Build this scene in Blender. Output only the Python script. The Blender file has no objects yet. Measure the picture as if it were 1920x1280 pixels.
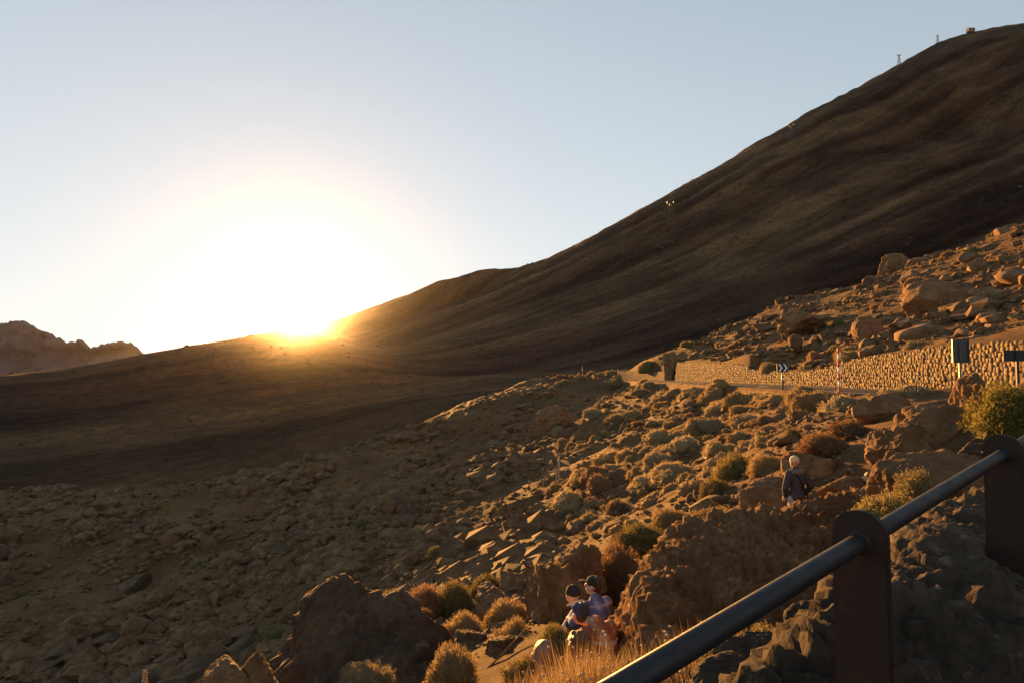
import bpy, bmesh, math, random
import numpy as np
from mathutils import Vector, Matrix

scene = bpy.context.scene
COL = scene.collection
rng = np.random.default_rng(7)
random.seed(7)

# ------------------------------------------------------------------ camera
F = 1280.0                                   # focal length in photo pixels (24 mm on 36 mm)
PITCH = math.atan(65.0 / F)
cam_d = bpy.data.cameras.new('camera')
cam_d.sensor_width = 36.0
cam_d.lens = 24.0
cam_d.clip_start = 0.05
cam_d.clip_end = 40000.0
cam = bpy.data.objects.new('camera', cam_d)
cam.location = (0, 0, 0)
cam.rotation_euler = (math.pi / 2 + PITCH, 0, 0)
COL.objects.link(cam)
scene.camera = cam

# ------------------------------------------------------------------ light
SUN_AZ = math.radians(-17.7)                 # left of the view direction (+Y)
SUN_EL = math.radians(4.9)
SUN_DIR = Vector((math.sin(SUN_AZ) * math.cos(SUN_EL), math.cos(SUN_AZ) * math.cos(SUN_EL), math.sin(SUN_EL)))
world = bpy.data.worlds.new('World')
scene.world = world
world.use_nodes = True
wn, wl = world.node_tree.nodes, world.node_tree.links
wn.clear()
sky = wn.new('ShaderNodeTexSky')
sky.sky_type = 'NISHITA'
sky.sun_disc = False
sky.sun_elevation = SUN_EL
sky.sun_rotation = SUN_AZ
sky.altitude = 2300
sky.air_density = 1.0
sky.dust_density = 0.5
sky.ozone_density = 1.0
bg = wn.new('ShaderNodeBackground')
bg.inputs['Strength'].default_value = 0.076
wo = wn.new('ShaderNodeOutputWorld')
# the camera's shoulder: bright sky rolls off softly, and the high-altitude blue is pale
hs = wn.new('ShaderNodeHueSaturation')
hs.inputs['Saturation'].default_value = 0.74
wl.new(sky.outputs[0], hs.inputs['Color'])


def vmath(op, a, b):
    n = wn.new('ShaderNodeVectorMath')
    n.operation = op
    for k, v in ((0, a), (1, b)):
        if isinstance(v, tuple):
            n.inputs[k].default_value = v
        else:
            wl.new(v, n.inputs[k])
    return n.outputs[0]


num = vmath('MULTIPLY', hs.outputs[0], (1.60, 1.60, 1.60))
den = vmath('ADD', vmath('MULTIPLY', hs.outputs[0], (0.479, 0.479, 0.479)), (1.0, 1.0, 1.0))
wl.new(vmath('DIVIDE', num, den), bg.inputs[0])
wl.new(bg.outputs[0], wo.inputs[0])

sun_d = bpy.data.lights.new('sun', 'SUN')
sun_d.energy = 5.0
sun_d.angle = math.radians(0.53)
sun_d.color = (1.0, 0.46, 0.115)
sun = bpy.data.objects.new('sun', sun_d)
sun.rotation_euler = (-SUN_DIR).to_track_quat('-Z', 'Y').to_euler()
sun.location = (0, 0, 60)
COL.objects.link(sun)

vs = scene.view_settings
vs.view_transform = 'Standard'
vs.look = 'None'
vs.gamma = 1.0
vs.use_curve_mapping = False
vs.exposure = 2.3
scene.cycles.use_denoising = True
scene.cycles.max_bounces = 6
scene.cycles.diffuse_bounces = 3
scene.cycles.glossy_bounces = 2
scene.cycles.transmission_bounces = 3
scene.cycles.transparent_max_bounces = 8
scene.cycles.volume_bounces = 0
scene.cycles.sample_clamp_indirect = 4.0


# ------------------------------------------------------------------ helpers
def P(px, py, Y):
    """world point on the ray through photo pixel (px, py) at distance Y in front of the camera"""
    u, v = (px - 960.0) / F, (640.0 - py) / F
    d = np.array([u, math.cos(PITCH) - v * math.sin(PITCH), math.sin(PITCH) + v * math.cos(PITCH)])
    return d * (Y / d[1])


def _hash(ix, iy, iz, seed):
    h = (ix * 374761393 + iy * 668265263 + iz * 2147483647 + seed * 1274126177) & 0xFFFFFFFF
    h = ((h ^ (h >> 13)) * 1274126177) & 0xFFFFFFFF
    h = ((h ^ (h >> 16)) * 2246822519) & 0xFFFFFFFF
    return ((h ^ (h >> 15)) & 0xFFFFFF) / float(0xFFFFFF) * 2.0 - 1.0


def noise(p, seed=0):
    """smooth value noise in [-1,1]; p is (n,3)"""
    i = np.floor(p).astype(np.int64)
    f = p - i
    u = f * f * f * (f * (f * 6 - 15) + 10)
    out = 0
    for dx in (0, 1):
        wx = u[:, 0] if dx else 1 - u[:, 0]
        for dy in (0, 1):
            wy = u[:, 1] if dy else 1 - u[:, 1]
            for dz in (0, 1):
                wz = u[:, 2] if dz else 1 - u[:, 2]
                out = out + wx * wy * wz * _hash(i[:, 0] + dx, i[:, 1] + dy, i[:, 2] + dz, seed)
    return out


def fbm(p, octv=4, seed=0, gain=0.5, lac=2.03):
    a, s, out = 1.0, 0.0, 0.0
    for k in range(octv):
        out = out + a * noise(p + 17.3 * k, seed + k)
        s += a
        a *= gain
        p = p * lac
    return out / s


def ridged(p, octv=4, seed=0, gain=0.5, lac=2.1):
    a, s, out = 1.0, 0.0, 0.0
    for k in range(octv):
        out = out + a * (1 - 2 * np.abs(noise(p + 9.1 * k, seed + k)))
        s += a
        a *= gain
        p = p * lac
    return out / s


def cell(p, seed=0):
    """distance to the nearest and second nearest jittered cell point"""
    i = np.floor(p).astype(np.int64)
    f = p - i
    d1 = np.full(len(p), 9.0)
    d2 = np.full(len(p), 9.0)
    for dx in (-1, 0, 1):
        for dy in (-1, 0, 1):
            for dz in (-1, 0, 1):
                a, b, c = i[:, 0] + dx, i[:, 1] + dy, i[:, 2] + dz
                q = np.stack([dx + .5 + .48 * _hash(a, b, c, seed) - f[:, 0], dy + .5 + .48 * _hash(a, b, c, seed + 1) - f[:, 1], dz + .5 + .48 * _hash(a, b, c, seed + 2) - f[:, 2]], 1)
                d = np.sqrt((q * q).sum(1))
                d2 = np.minimum(d2, np.maximum(d1, d))
                d1 = np.minimum(d1, d)
    return d1, d2


def sstep(a, b, x):
    t = np.clip((x - a) / (b - a), 0, 1)
    return t * t * (3 - 2 * t)


class Surf:
    """multiquadric surface z(x, y) through control points"""
    def __init__(self, pts, c=2.0, lam=1e-3):
        pts = np.array(pts, float)
        self.xy, self.c = pts[:, :2], c
        K = self._k(self.xy)
        n = len(pts)
        K[np.diag_indices(n)] += lam * 50
        A = np.zeros((n + 1, n + 1))             # constant term, weights sum to zero
        A[:n, :n] = K
        A[:n, n] = A[n, :n] = 1
        sol = np.linalg.solve(A, np.append(pts[:, 2], 0))
        self.w, self.m = sol[:n], sol[n]

    def _k(self, q):
        d = ((q[:, None, :] - self.xy[None]) ** 2).sum(-1)
        return -np.sqrt(d + self.c ** 2)

    def __call__(self, x, y):
        q = np.stack([np.ravel(x), np.ravel(y)], 1)
        out = np.empty(len(q))
        for s in range(0, len(q), 60000):
            out[s:s + 60000] = self._k(q[s:s + 60000]) @ self.w + self.m
        return out.reshape(np.shape(x))


def props(o, label=None, cat=None, group=None, kind=None):
    if label: o['label'] = label
    if cat: o['category'] = cat
    if group: o['group'] = group
    if kind: o['kind'] = kind
    return o


def link(name, mesh, parent=None):
    o = bpy.data.objects.new(name, mesh)
    COL.objects.link(o)
    if parent is not None:
        o.parent = parent
    return o


def empty(name, loc=(0, 0, 0)):
    o = bpy.data.objects.new(name, None)
    o.empty_display_size = 0.2
    o.location = loc
    COL.objects.link(o)
    return o


def mesh_np(name, verts, faces, mat=None, smooth=False):
    """fast mesh from numpy arrays; faces is (m,3) or (m,4)"""
    me = bpy.data.meshes.new(name)
    verts = np.asarray(verts, np.float32)
    faces = np.asarray(faces, np.int32)
    n, k = len(faces), faces.shape[1]
    me.vertices.add(len(verts))
    me.vertices.foreach_set('co', verts.ravel())
    me.loops.add(n * k)
    me.loops.foreach_set('vertex_index', faces.ravel())
    me.polygons.add(n)
    me.polygons.foreach_set('loop_start', np.arange(0, n * k, k, dtype=np.int32))
    me.polygons.foreach_set('use_smooth', np.full(n, bool(smooth)))
    me.update(calc_edges=True)
    if mat is not None:
        me.materials.append(mat)
    return me


def bm_mesh(name, bm, mat=None, smooth=False):
    me = bpy.data.meshes.new(name)
    bm.to_mesh(me)
    bm.free()
    if mat is not None:
        me.materials.append(mat)
    if smooth:
        me.polygons.foreach_set('use_smooth', [True] * len(me.polygons))
    return me


def grid_faces(nx, ny):
    i = np.arange(nx * ny).reshape(ny, nx)
    return np.stack([i[:-1, :-1], i[:-1, 1:], i[1:, 1:], i[1:, :-1]], -1).reshape(-1, 4)


_ICO = {}
def ico(sub):
    if sub not in _ICO:
        bm = bmesh.new()
        bmesh.ops.create_icosphere(bm, subdivisions=sub, radius=1.0)
        v = np.array([x.co[:] for x in bm.verts])
        f = np.array([[q.index for q in x.verts] for x in bm.faces])
        bm.free()
        _ICO[sub] = (v, f)
    return _ICO[sub]


# ------------------------------------------------------------------ materials
def ramp(nt, fac, stops):
    r = nt.nodes.new('ShaderNodeValToRGB')
    el = r.color_ramp.elements
    while len(el) < len(stops):
        el.new(0.5)
    for e, (p, c) in zip(el, stops):
        e.position = p
        e.color = (*c, 1)
    nt.links.new(fac, r.inputs[0])
    return r.outputs[0]


def tex(nt, scale, detail=6, rough=0.6, kind='noise', vec=None, stretch=None, dist=0.0):
    if vec is None:
        vec = nt.nodes.new('ShaderNodeTexCoord').outputs['Object']
    if stretch is not None:
        m = nt.nodes.new('ShaderNodeMapping')
        m.inputs['Scale'].default_value = stretch
        nt.links.new(vec, m.inputs[0])
        vec = m.outputs[0]
    if kind == 'noise':
        t = nt.nodes.new('ShaderNodeTexNoise')
        t.inputs['Detail'].default_value = detail
        t.inputs['Roughness'].default_value = rough
        t.inputs['Distortion'].default_value = dist
    else:
        t = nt.nodes.new('ShaderNodeTexVoronoi')
        t.feature = kind
    t.inputs['Scale'].default_value = scale
    nt.links.new(vec, t.inputs['Vector'])
    return t.outputs[0]


def mixc(nt, fac, a, b, mode='MIX'):
    m = nt.nodes.new('ShaderNodeMix')
    m.data_type = 'RGBA'
    m.blend_type = mode
    for k, v in ((0, fac), (6, a), (7, b)):
        if hasattr(v, 'is_output'):
            nt.links.new(v, m.inputs[k])
        else:
            m.inputs[k].default_value = v if k == 0 else (*v, 1)
    return m.outputs[2]


def new_mat(name, rough=0.9, spec=0.2):
    m = bpy.data.materials.new(name)
    m.use_nodes = True
    nt = m.node_tree
    b = nt.nodes['Principled BSDF']
    b.inputs['Roughness'].default_value = rough
    b.inputs['Specular IOR Level'].default_value = spec
    return m, nt, b


def bump(nt, b, height, strength=0.5, dist=0.05, prev=None):
    n = nt.nodes.new('ShaderNodeBump')
    n.inputs['Strength'].default_value = strength
    n.inputs['Distance'].default_value = dist
    nt.links.new(height, n.inputs['Height'])
    if prev is not None:
        nt.links.new(prev, n.inputs['Normal'])
    nt.links.new(n.outputs[0], b.inputs['Normal'])
    return n.outputs[0]


def rand_tint(nt, col, amount=0.35):
    """every object a slightly different value of the same colour"""
    oi = nt.nodes.new('ShaderNodeObjectInfo')
    mr = nt.nodes.new('ShaderNodeMapRange')
    mr.inputs['To Min'].default_value = 1 - amount
    mr.inputs['To Max'].default_value = 1 + amount
    nt.links.new(oi.outputs['Random'], mr.inputs['Value'])
    hv = nt.nodes.new('ShaderNodeHueSaturation')
    nt.links.new(mr.outputs[0], hv.inputs['Value'])
    nt.links.new(col, hv.inputs['Color'])
    return hv.outputs[0]


def rock_mat(name, c0, c1, c2, scale=1.0, bump_d=0.06, tint=0.0, strength=0.9):
    m, nt, b = new_mat(name, 0.92, 0.15)
    n1 = tex(nt, 0.9 * scale, 8, 0.65)
    n2 = tex(nt, 6 * scale, 8, 0.7)
    col = ramp(nt, n1, [(0.3, c0), (0.52, c1), (0.72, c2)])
    col = mixc(nt, 0.55, col, ramp(nt, n2, [(0.3, (0.25, 0.25, 0.25)), (0.7, (1.0, 1.0, 1.0))]), 'MULTIPLY')
    # pale dust and lichen, dark varnish
    n4 = tex(nt, 2.3 * scale, 9, .75, dist=.6)
    k = nt.nodes.new('ShaderNodeMath'); k.operation = 'MULTIPLY'; k.inputs[1].default_value = .55
    nt.links.new(ramp(nt, n4, [(.57, (0, 0, 0)), (.68, (1, 1, 1))]), k.inputs[0])
    col = mixc(nt, k.outputs[0], col, tuple(min(.5, x * 1.35 + .03) for x in c2))
    k = nt.nodes.new('ShaderNodeMath'); k.operation = 'MULTIPLY'; k.inputs[1].default_value = .7
    nt.links.new(ramp(nt, n4, [(.30, (1, 1, 1)), (.42, (0, 0, 0))]), k.inputs[0])
    col = mixc(nt, k.outputs[0], col, tuple(x * .5 for x in c0))
    if tint:
        col = rand_tint(nt, col, tint)
    nt.links.new(col, b.inputs['Base Color'])
    n3 = tex(nt, 14 * scale, 10, 0.75)
    pv = bump(nt, b, n2, strength, bump_d)
    bump(nt, b, n3, strength, bump_d * 0.5, pv)
    return m


def plain_mat(name, c, rough=0.8, spec=0.3, var=0.25, scale=30.0, metal=0.0, bd=0.0):
    m, nt, b = new_mat(name, rough, spec)
    n = tex(nt, scale, 5, 0.6)
    col = ramp(nt, n, [(0.3, tuple(x * (1 - var) for x in c)), (0.7, tuple(min(1, x * (1 + var)) for x in c))])
    nt.links.new(col, b.inputs['Base Color'])
    b.inputs['Metallic'].default_value = metal
    if bd:
        bump(nt, b, n, 0.5, bd)
    return m


def leaf_mat(name, c0, c1, trans=0.45, tint=0.25):
    """thin foliage: diffuse plus light passing through from behind"""
    m, nt, b = new_mat(name, 0.75, 0.15)
    at = nt.nodes.new('ShaderNodeAttribute')
    at.attribute_name = 'tone'
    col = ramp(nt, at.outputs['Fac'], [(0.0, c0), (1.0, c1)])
    if tint:
        col = rand_tint(nt, col, tint)
    nt.links.new(col, b.inputs['Base Color'])
    tr = nt.nodes.new('ShaderNodeBsdfTranslucent')
    nt.links.new(col, tr.inputs['Color'])
    mx = nt.nodes.new('ShaderNodeMixShader')
    mx.inputs[0].default_value = trans
    nt.links.new(b.outputs[0], mx.inputs[1])
    nt.links.new(tr.outputs[0], mx.inputs[2])
    nt.links.new(mx.outputs[0], nt.nodes['Material Output'].inputs[0])
    return m


# ================================================================== LARGE STRUCTURE
# ------------------------------------------------------------------ heights
ROAD_L, WALL_X = 18.4, 25.0
ROAD_Y = [-40, 20, 40, 60, 80, 110, 150, 185, 230]
ROAD_Z = [-1.1, -1.0, -.95, -.82, -.74, -.68, -.72, -1.6, -9]


def road_z(y):
    return np.interp(y, ROAD_Y, ROAD_Z)


near_pts = [P(*q) for q in [
    # far edge of the spur
    (1090, 712, 150), (980, 722, 130), (860, 757, 115), (740, 820, 100), (640, 865, 92), (520, 882, 96),
    (380, 903, 96), (230, 915, 96), (0, 930, 94), (-250, 950, 92),
    # sunlit slope under the road
    (1300, 762, 68), (1300, 900, 32), (1450, 800, 35), (1450, 880, 20), (1200, 850, 50), (1100, 780, 85),
    (1100, 900, 44), (1200, 950, 28), (1330, 962, 18), (1100, 1000, 27), (1000, 900, 56), (1000, 1000, 36),
    (1180, 740, 105), (1560, 790, 24), (1400, 745, 55), (1000, 780, 95), (900, 880, 70),
    # gully and dark slope on the left
    (900, 1060, 28), (900, 1110, 21), (850, 1225, 12.5), (900, 1215, 11), (950, 1285, 8), (900, 1310, 8.5), (1050, 1225, 9), (700, 1000, 52),
    (700, 920, 75), (300, 1050, 58), (100, 1250, 38), (500, 1270, 27), (640, 1290, 16), (0, 1000, 70), (500, 1000, 60),
    (-300, 1300, 36), (300, 1250, 33),
    # trail and rocks at the right
    (1600, 845, 17), (1700, 850, 11.5), (1850, 800, 11.5), (1680, 745, 26), (1780, 770, 18), (1640, 985, 9.0),
]]
near_pts += [np.array(q, float) for q in [
    (5.9, 14, -3.35), (4.5, 14.5, -3.4), (0.25, 5.1, -2.8), (0.55, 5.9, -2.95), (0.8, 7.0, -3.2), (0.9, 8.8, -3.55), (1.2, 9.8, -3.65),
    (0.35, 3.9, -2.08), (0.95, 4.05, -2.05), (-.35, 4.0, -2.4), (1.6, 5.2, -3.0), (2.4, 6.2, -3.1), (2.5, 4.2, -2.7), (4.2, 6.8, -3.2), (1.4, 8, -3.5), (2.2, 9, -3.6), (3.2, 10, -3.8), (4.4, 11, -3.7), (5.6, 11.6, -3.5), (3.2, 8, -3.6), (4.6, 9.4, -3.5), (5.8, 10.2, -3.2), (3.4, 13, -3.9), (5.0, 13, -3.6), (6.6, 12.6, -3.4), (-2, 3, -3.5), (-6, 0, -6.5), (-9, 9, -9), (-14, 18, -13), (0, 0, -1.7), (3, 0, -1.65), (3, -12, -1.6), (-6, -14, -4),
    (10, -10, -1.3), (9, 3, -1.35), (6.2, 8, -2.3), (8.2, 8.5, -1.6), (5.2, 9, -2.9), (7.2, 11, -1.9), (6.2, 5, -1.9), (-40, -10, -16), (-60, 20, -20), (-95, 60, -24), (-95, 0, -26),
    (18, 20, -1.0), (18, 5, -1.05), (18, -12, -1.1), (18.2, 40, -1.1), (18.2, 60, -1.0), (18.2, 85, -.95), (18.2, 115, -.9), (18.2, 145, -1.0),
    # beyond the far edge the ground falls away
    (20, 215, -12), (2, 170, -14), (-8, 150, -18), (-22, 135, -22), (-45, 128, -26), (-70, 120, -28), (-95, 112, -30),
]]
near_s = Surf(near_pts, 1.6, 1e-4)

hill_pts = [P(*q) for q in [
    (1920, 424, 88), (1800, 472, 95), (1720, 500, 100), (1640, 530, 103), (1480, 562, 112), (1370, 612, 122), (1300, 645, 130), (1190, 690, 165),
    (2100, 350, 80), (2350, 300, 68), (1750, 600, 55), (1600, 600, 80), (1900, 520, 65), (1450, 640, 90), (1330, 668, 112),
]]
WALL_T = [(26, 1.75), (33.3, 1.69), (38.1, 1.79), (42.1, 1.64), (50, 1.29), (55.2, .65), (59.3, .32), (66, .5), (72.4, .74), (72.7, 1.19), (85, 1.6), (104.6, 2.12)]
FAR_T = [(111.5, .80), (158, .99)]
hill_pts += [np.array(q, float) for q in [(25.8, y, z) for y, z in WALL_T + FAR_T] + [
    (25.8, 10, 1.6), (25.8, -12, 1.4), (50, 30, 9), (80, 20, 20), (50, -10, 9), (110, 60, 26), (100, 0, 24),
    (75, 125, 9), (58, 140, 4), (45, 160, -3), (34, 195, -10), (110, 120, 12), (110, 190, -6), (26, 215, -14), (70, 190, -10)]]
hill_s = Surf(hill_pts, 1.5, 2e-4)

far_pts = [P(*q) for q in [
    # skyline of the volcano, right to left
    (2300, -60, 1900), (1920, 46, 1600), (1800, 66, 1540), (1760, 80, 1510), (1700, 109, 1480), (1620, 153, 1440), (1480, 229, 1380), (1400, 273, 1340),
    (1280, 344, 1300), (1170, 404, 1260), (1060, 463, 1220), (980, 500, 1260), (890, 511, 1300), (820, 528, 1350), (740, 558, 1400), (680, 579, 1420), (620, 601, 1440), (580, 612, 1450),
    # a nearer spur carries the skyline on to the left
    (550, 617, 520), (480, 630, 500), (400, 643, 490), (270, 664, 480), (130, 691, 465), (0, 704, 450), (-250, 735, 430),
    (600, 630, 530), (640, 644, 540), (760, 684, 510), (900, 706, 470), (600, 668, 800), (520, 650, 700), (640, 635, 1000), (700, 660, 800), (700, 625, 1000), (800, 618, 900), (800, 592, 1150), (900, 590, 900), (900, 556, 1120), (700, 600, 1250), (620, 622, 1250), (400, 660, 640), (200, 700, 620),
    # its face
    (1920, 415, 620), (1640, 520, 560), (1300, 642, 460), (1100, 698, 400), (900, 704, 400), (700, 730, 380), (500, 775, 330), (300, 800, 310), (0, 815, 300),
    (1300, 500, 820), (1600, 350, 920), (1800, 250, 1050), (1000, 610, 720), (750, 672, 620), (500, 690, 420), (250, 735, 390), (0, 745, 380),
    (600, 850, 210), (860, 760, 230), (300, 885, 220), (0, 905, 220), (-300, 900, 230),
]]
far_pts += [np.array(q, float) for q in [
    # falling away behind the skyline and running under the spur
    (2600, 2300, 900), (1400, 2100, 640), (700, 1750, 200), (200, 1500, 90), (-150, 1200, 10), (-350, 950, -30), (-500, 750, -60), (-700, 1300, -60), (-900, 900, -80), (-230, 800, 5),
    (-700, 500, -60), (-600, 150, -60), (-300, 60, -55), (0, 60, -60), (0, -250, -60), (200, 100, -50), (600, 100, 0), (1200, 300, 150), (1700, 800, 480),
    (-1500, 1500, -120), (-1500, 200, -120), (-800, -400, -90), (800, -400, -20), (2000, 0, 200), (300, 300, 5), (600, 400, 90)]]
far_s = Surf(far_pts, 12.0, 2e-4)
APEX = np.array([2900.0, 1750.0])


def near_h(x, y, detail=True):
    """ground height of everything near: slopes, road bed, hill"""
    x, y = np.asarray(x, float), np.asarray(y, float)
    sh = x.shape
    x, y = x.ravel(), y.ravel()
    rz = road_z(y)
    left = near_s(x, y)
    hill = hill_s(x, y)
    p3 = np.stack([x, y, np.zeros_like(x)], 1)
    if detail:
        farw = sstep(14, 45, np.hypot(x, y))
        big = fbm(p3 / 13.0, 3, 3) * 1.1 * sstep(10, 40, np.hypot(x, y)) * sstep(17, 6, x)
        mid = ridged(p3 / 3.4 + fbm(p3 / 6, 2, 9)[:, None] * .5, 3, 5) * (0.10 + 0.38 * farw)
        fine = fbm(p3 / 0.7, 3, 11) * (0.05 + 0.10 * farw)
        left = left + (big + mid * sstep(18.3, 15, x) + fine * sstep(18.4, 17.5, x))
        hill = hill + (ridged(p3 / 5.0, 4, 21) * .45 + fbm(p3 / 1.2, 3, 23) * .18) * sstep(25.5, 29, x)
    z = np.where(x < 21, left * (1 - sstep(17.6, 18.4, x)) + rz * sstep(17.6, 18.4, x), rz)
    z = z * (1 - sstep(25.35, 25.75, x)) + hill * sstep(25.35, 25.75, x)
    # behind the gap in the wall the rock stands bare
    return z.reshape(sh)


def far_h(x, y):
    sh = x.shape
    x, y = x.ravel(), y.ravel()
    z = far_s(x, y)
    d = np.stack([x, y], 1) - APEX
    r = np.hypot(d[:, 0], d[:, 1])
    a = np.arctan2(d[:, 1], d[:, 0])
    up = sstep(-20, 250, z)
    q = np.stack([a * 46, r / 1300.0, np.zeros_like(a)], 1)
    g = ridged(q + fbm(np.stack([x, y, x * 0], 1) / 240, 3, 31)[:, None] * .35, 4, 33, .5) - .35
    p3 = np.stack([x, y, z], 1)
    z = z + g * (1.0 + 3.5 * up) * sstep(-60, 40, z) + fbm(p3 / 60, 5, 41, .6) * (1.5 + 2.5 * up) + (ridged(p3 / 26, 3, 45) - .35) * (.5 + .8 * up)
    g2 = fbm(q * np.array([.55, .8, 1]) + 4.0, 5, 51, .6)
    return z.reshape(sh), g.reshape(sh), g2.reshape(sh)


def spaced(a, lo, hi, b, d0, d1):
    """coordinates a..b with step d0 inside lo..hi growing to d1 outside"""
    mid = list(np.arange(lo, hi, d0))
    out, s, v = [], d0, hi
    while v < b:
        out.append(v); s = min(s * 1.02, d1); v += s
    lo_, s, v = [], d0, lo
    while v > a:
        s = min(s * 1.02, d1); v -= s; lo_.append(v)
    return np.array(lo_[::-1] + mid + out + [b])


# ------------------------------------------------------------------ materials of the setting
def ground_mat():
    m, nt, b = new_mat('volcanic_soil', 0.95, 0.1)
    n1 = tex(nt, 0.11, 7, 0.62)
    n2 = tex(nt, 1.7, 9, 0.7)
    n3 = tex(nt, 9.0, 8, 0.75)
    col = ramp(nt, n1, [(0.30, (.105, .058, .025)), (0.48, (.175, .097, .041)), (0.62, (.215, .127, .056)), (0.78, (.15, .074, .031))])
    col = mixc(nt, 0.6, col, ramp(nt, n2, [(0.32, (.32, .30, .28)), (0.66, (1, 1, 1))]), 'MULTIPLY')
    col = mixc(nt, 0.5, col, ramp(nt, n3, [(0.3, (.35, .35, .35)), (0.65, (1, 1, 1))]), 'MULTIPLY')
    nt.links.new(col, b.inputs['Base Color'])
    pv = bump(nt, b, n2, 0.8, 0.25)
    pv = bump(nt, b, n3, 0.9, 0.07, pv)
    bump(nt, b, tex(nt, 40, 6, .7), 0.7, 0.02, pv)
    return m


def mountain_mat():
    m, nt, b = new_mat('volcano_scree', 0.97, 0.05)
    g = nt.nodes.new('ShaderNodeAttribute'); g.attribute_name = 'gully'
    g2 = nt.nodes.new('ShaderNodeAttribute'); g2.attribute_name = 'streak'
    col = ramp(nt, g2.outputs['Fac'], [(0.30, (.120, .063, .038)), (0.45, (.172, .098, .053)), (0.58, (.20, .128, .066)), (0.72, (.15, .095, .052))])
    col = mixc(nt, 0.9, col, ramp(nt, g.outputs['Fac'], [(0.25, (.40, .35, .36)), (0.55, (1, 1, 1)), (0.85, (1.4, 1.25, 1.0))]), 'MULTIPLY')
    n1 = tex(nt, 0.012, 9, 0.68)
    n2 = tex(nt, 0.16, 8, 0.72)
    mp = nt.nodes.new('ShaderNodeMapping')
    mp.inputs['Rotation'].default_value = (0, 0, -math.radians(27))
    nt.links.new(nt.nodes.new('ShaderNodeTexCoord').outputs['Object'], mp.inputs[0])
    st = tex(nt, 0.02, 8, 0.66, vec=mp.outputs[0], stretch=(.14, 1.0, .14), dist=.4)
    col = mixc(nt, 0.75, col, ramp(nt, st, [(0.40, (.38, .33, .31)), (0.53, (1, 1, 1)), (0.66, (1.35, 1.2, 1.0))]), 'MULTIPLY')
    col = mixc(nt, 0.5, col, ramp(nt, n1, [(0.38, (.25, .23, .22)), (0.62, (1.25, 1.15, 1))]), 'MULTIPLY')
    col = mixc(nt, 0.5, col, ramp(nt, n2, [(0.35, (.1, .1, .1)), (0.65, (1.4, 1.4, 1.4))]), 'MULTIPLY')
    nt.links.new(col, b.inputs['Base Color'])
    pv = bump(nt, b, n1, 0.8, 14.0)
    pv = bump(nt, b, n2, 1.0, 5.0, pv)
    bump(nt, b, tex(nt, .6, 5, .7), 1.0, 1.5, pv)
    return m


M_GROUND = ground_mat()
M_MOUNT = mountain_mat()

# ------------------------------------------------------------------ near ground
gx = spaced(-110, -7, 14, 118, 0.14, 0.75)
gx = np.sort(np.concatenate([gx[(gx < 24.6) | (gx > 26.2)], [24.7, 25.3, 25.78, 26.1]]))
gy = spaced(-22, 1.5, 22, 222, 0.14, 0.75)
GX, GY = np.meshgrid(gx, gy)
GZ = near_h(GX, GY)
edge = np.minimum.reduce([GX + 110, 118 - GX, 222 - GY])
GZ = GZ - 30 * sstep(14, 0, edge) * (GY > 60)
me = mesh_np('ground', np.stack([GX.ravel(), GY.ravel(), GZ.ravel()], 1), grid_faces(len(gx), len(gy)), M_GROUND, True)
ground = props(link('ground', me), kind='structure')

# ------------------------------------------------------------------ volcano
fx = np.arange(-1500, 2100, 9.0)
fy = np.concatenate([np.arange(-400, 150, 18.0), np.arange(150, 1800, 7.0), np.arange(1800, 2300, 20.0)])
FX, FY = np.meshgrid(fx, fy)
FZ, FG, FG2 = far_h(FX, FY)
# measured skyline of the cone: trim the crest to it, azimuth by azimuth
SKY_L = [(2300, -60), (1920, 44), (1890, 46), (1860, 51), (1830, 58), (1800, 64), (1775, 68), (1760, 74), (1740, 84), (1700, 105), (1660, 127), (1620, 150), (1560, 181), (1480, 226), (1400, 271), (1340, 307), (1280, 341), (1270, 345), (1230, 368), (1170, 401),
         (1110, 434), (1060, 461), (1010, 485), (980, 497), (940, 503), (890, 508), (850, 517), (820, 525), (780, 540), (740, 556), (680, 578), (620, 599), (550, 616), (480, 629), (400, 641), (330, 653), (270, 662), (200, 676), (130, 690), (60, 698), (0, 703), (-250, 735)]
_u = np.array([(a - 960) / F * 1 for a, b in SKY_L][::-1])
_p = [P(a, b, 1000.0) for a, b in SKY_L][::-1]
_u = np.array([q[0] / 1000 for q in _p]); _e = np.array([q[2] / 1000 for q in _p])


def far_trim(X, Y, Z, corr=None):
    u = X / np.maximum(Y, 1)
    k = sstep(-.317, -.29, u)
    w = sstep(230, 480, Y) * (1 - k) + sstep(800, 1250, Y) * k
    return Z + np.interp(u, UB, corr) * np.maximum(Y, 1) * w


UB = np.linspace(_u[0], _u[-1], 90)
CORR = np.zeros(90)
for _ in range(3):
    Zt = far_trim(FX, FY, FZ, CORR)
    el = np.where(FY > 330, Zt / np.maximum(FY, 1), -9)
    uu = FX / np.maximum(FY, 1)
    for i_ in range(90):
        sel = (np.abs(uu - UB[i_]) < .016) & (FY > 330)
        if sel.any():
            CORR[i_] += np.interp(UB[i_], _u, _e) - np.percentile(el[sel], 99.6)
    CORR = np.convolve(np.pad(CORR, 1, mode='edge'), [.25, .5, .25], 'valid')
FZ = far_trim(FX, FY, FZ, CORR)
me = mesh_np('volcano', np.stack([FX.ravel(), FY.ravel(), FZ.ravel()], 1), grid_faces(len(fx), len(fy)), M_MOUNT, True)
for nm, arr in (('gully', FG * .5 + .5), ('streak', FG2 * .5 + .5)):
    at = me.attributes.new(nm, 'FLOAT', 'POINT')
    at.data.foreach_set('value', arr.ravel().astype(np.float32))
volcano = props(link('volcano', me), kind='structure')

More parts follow.
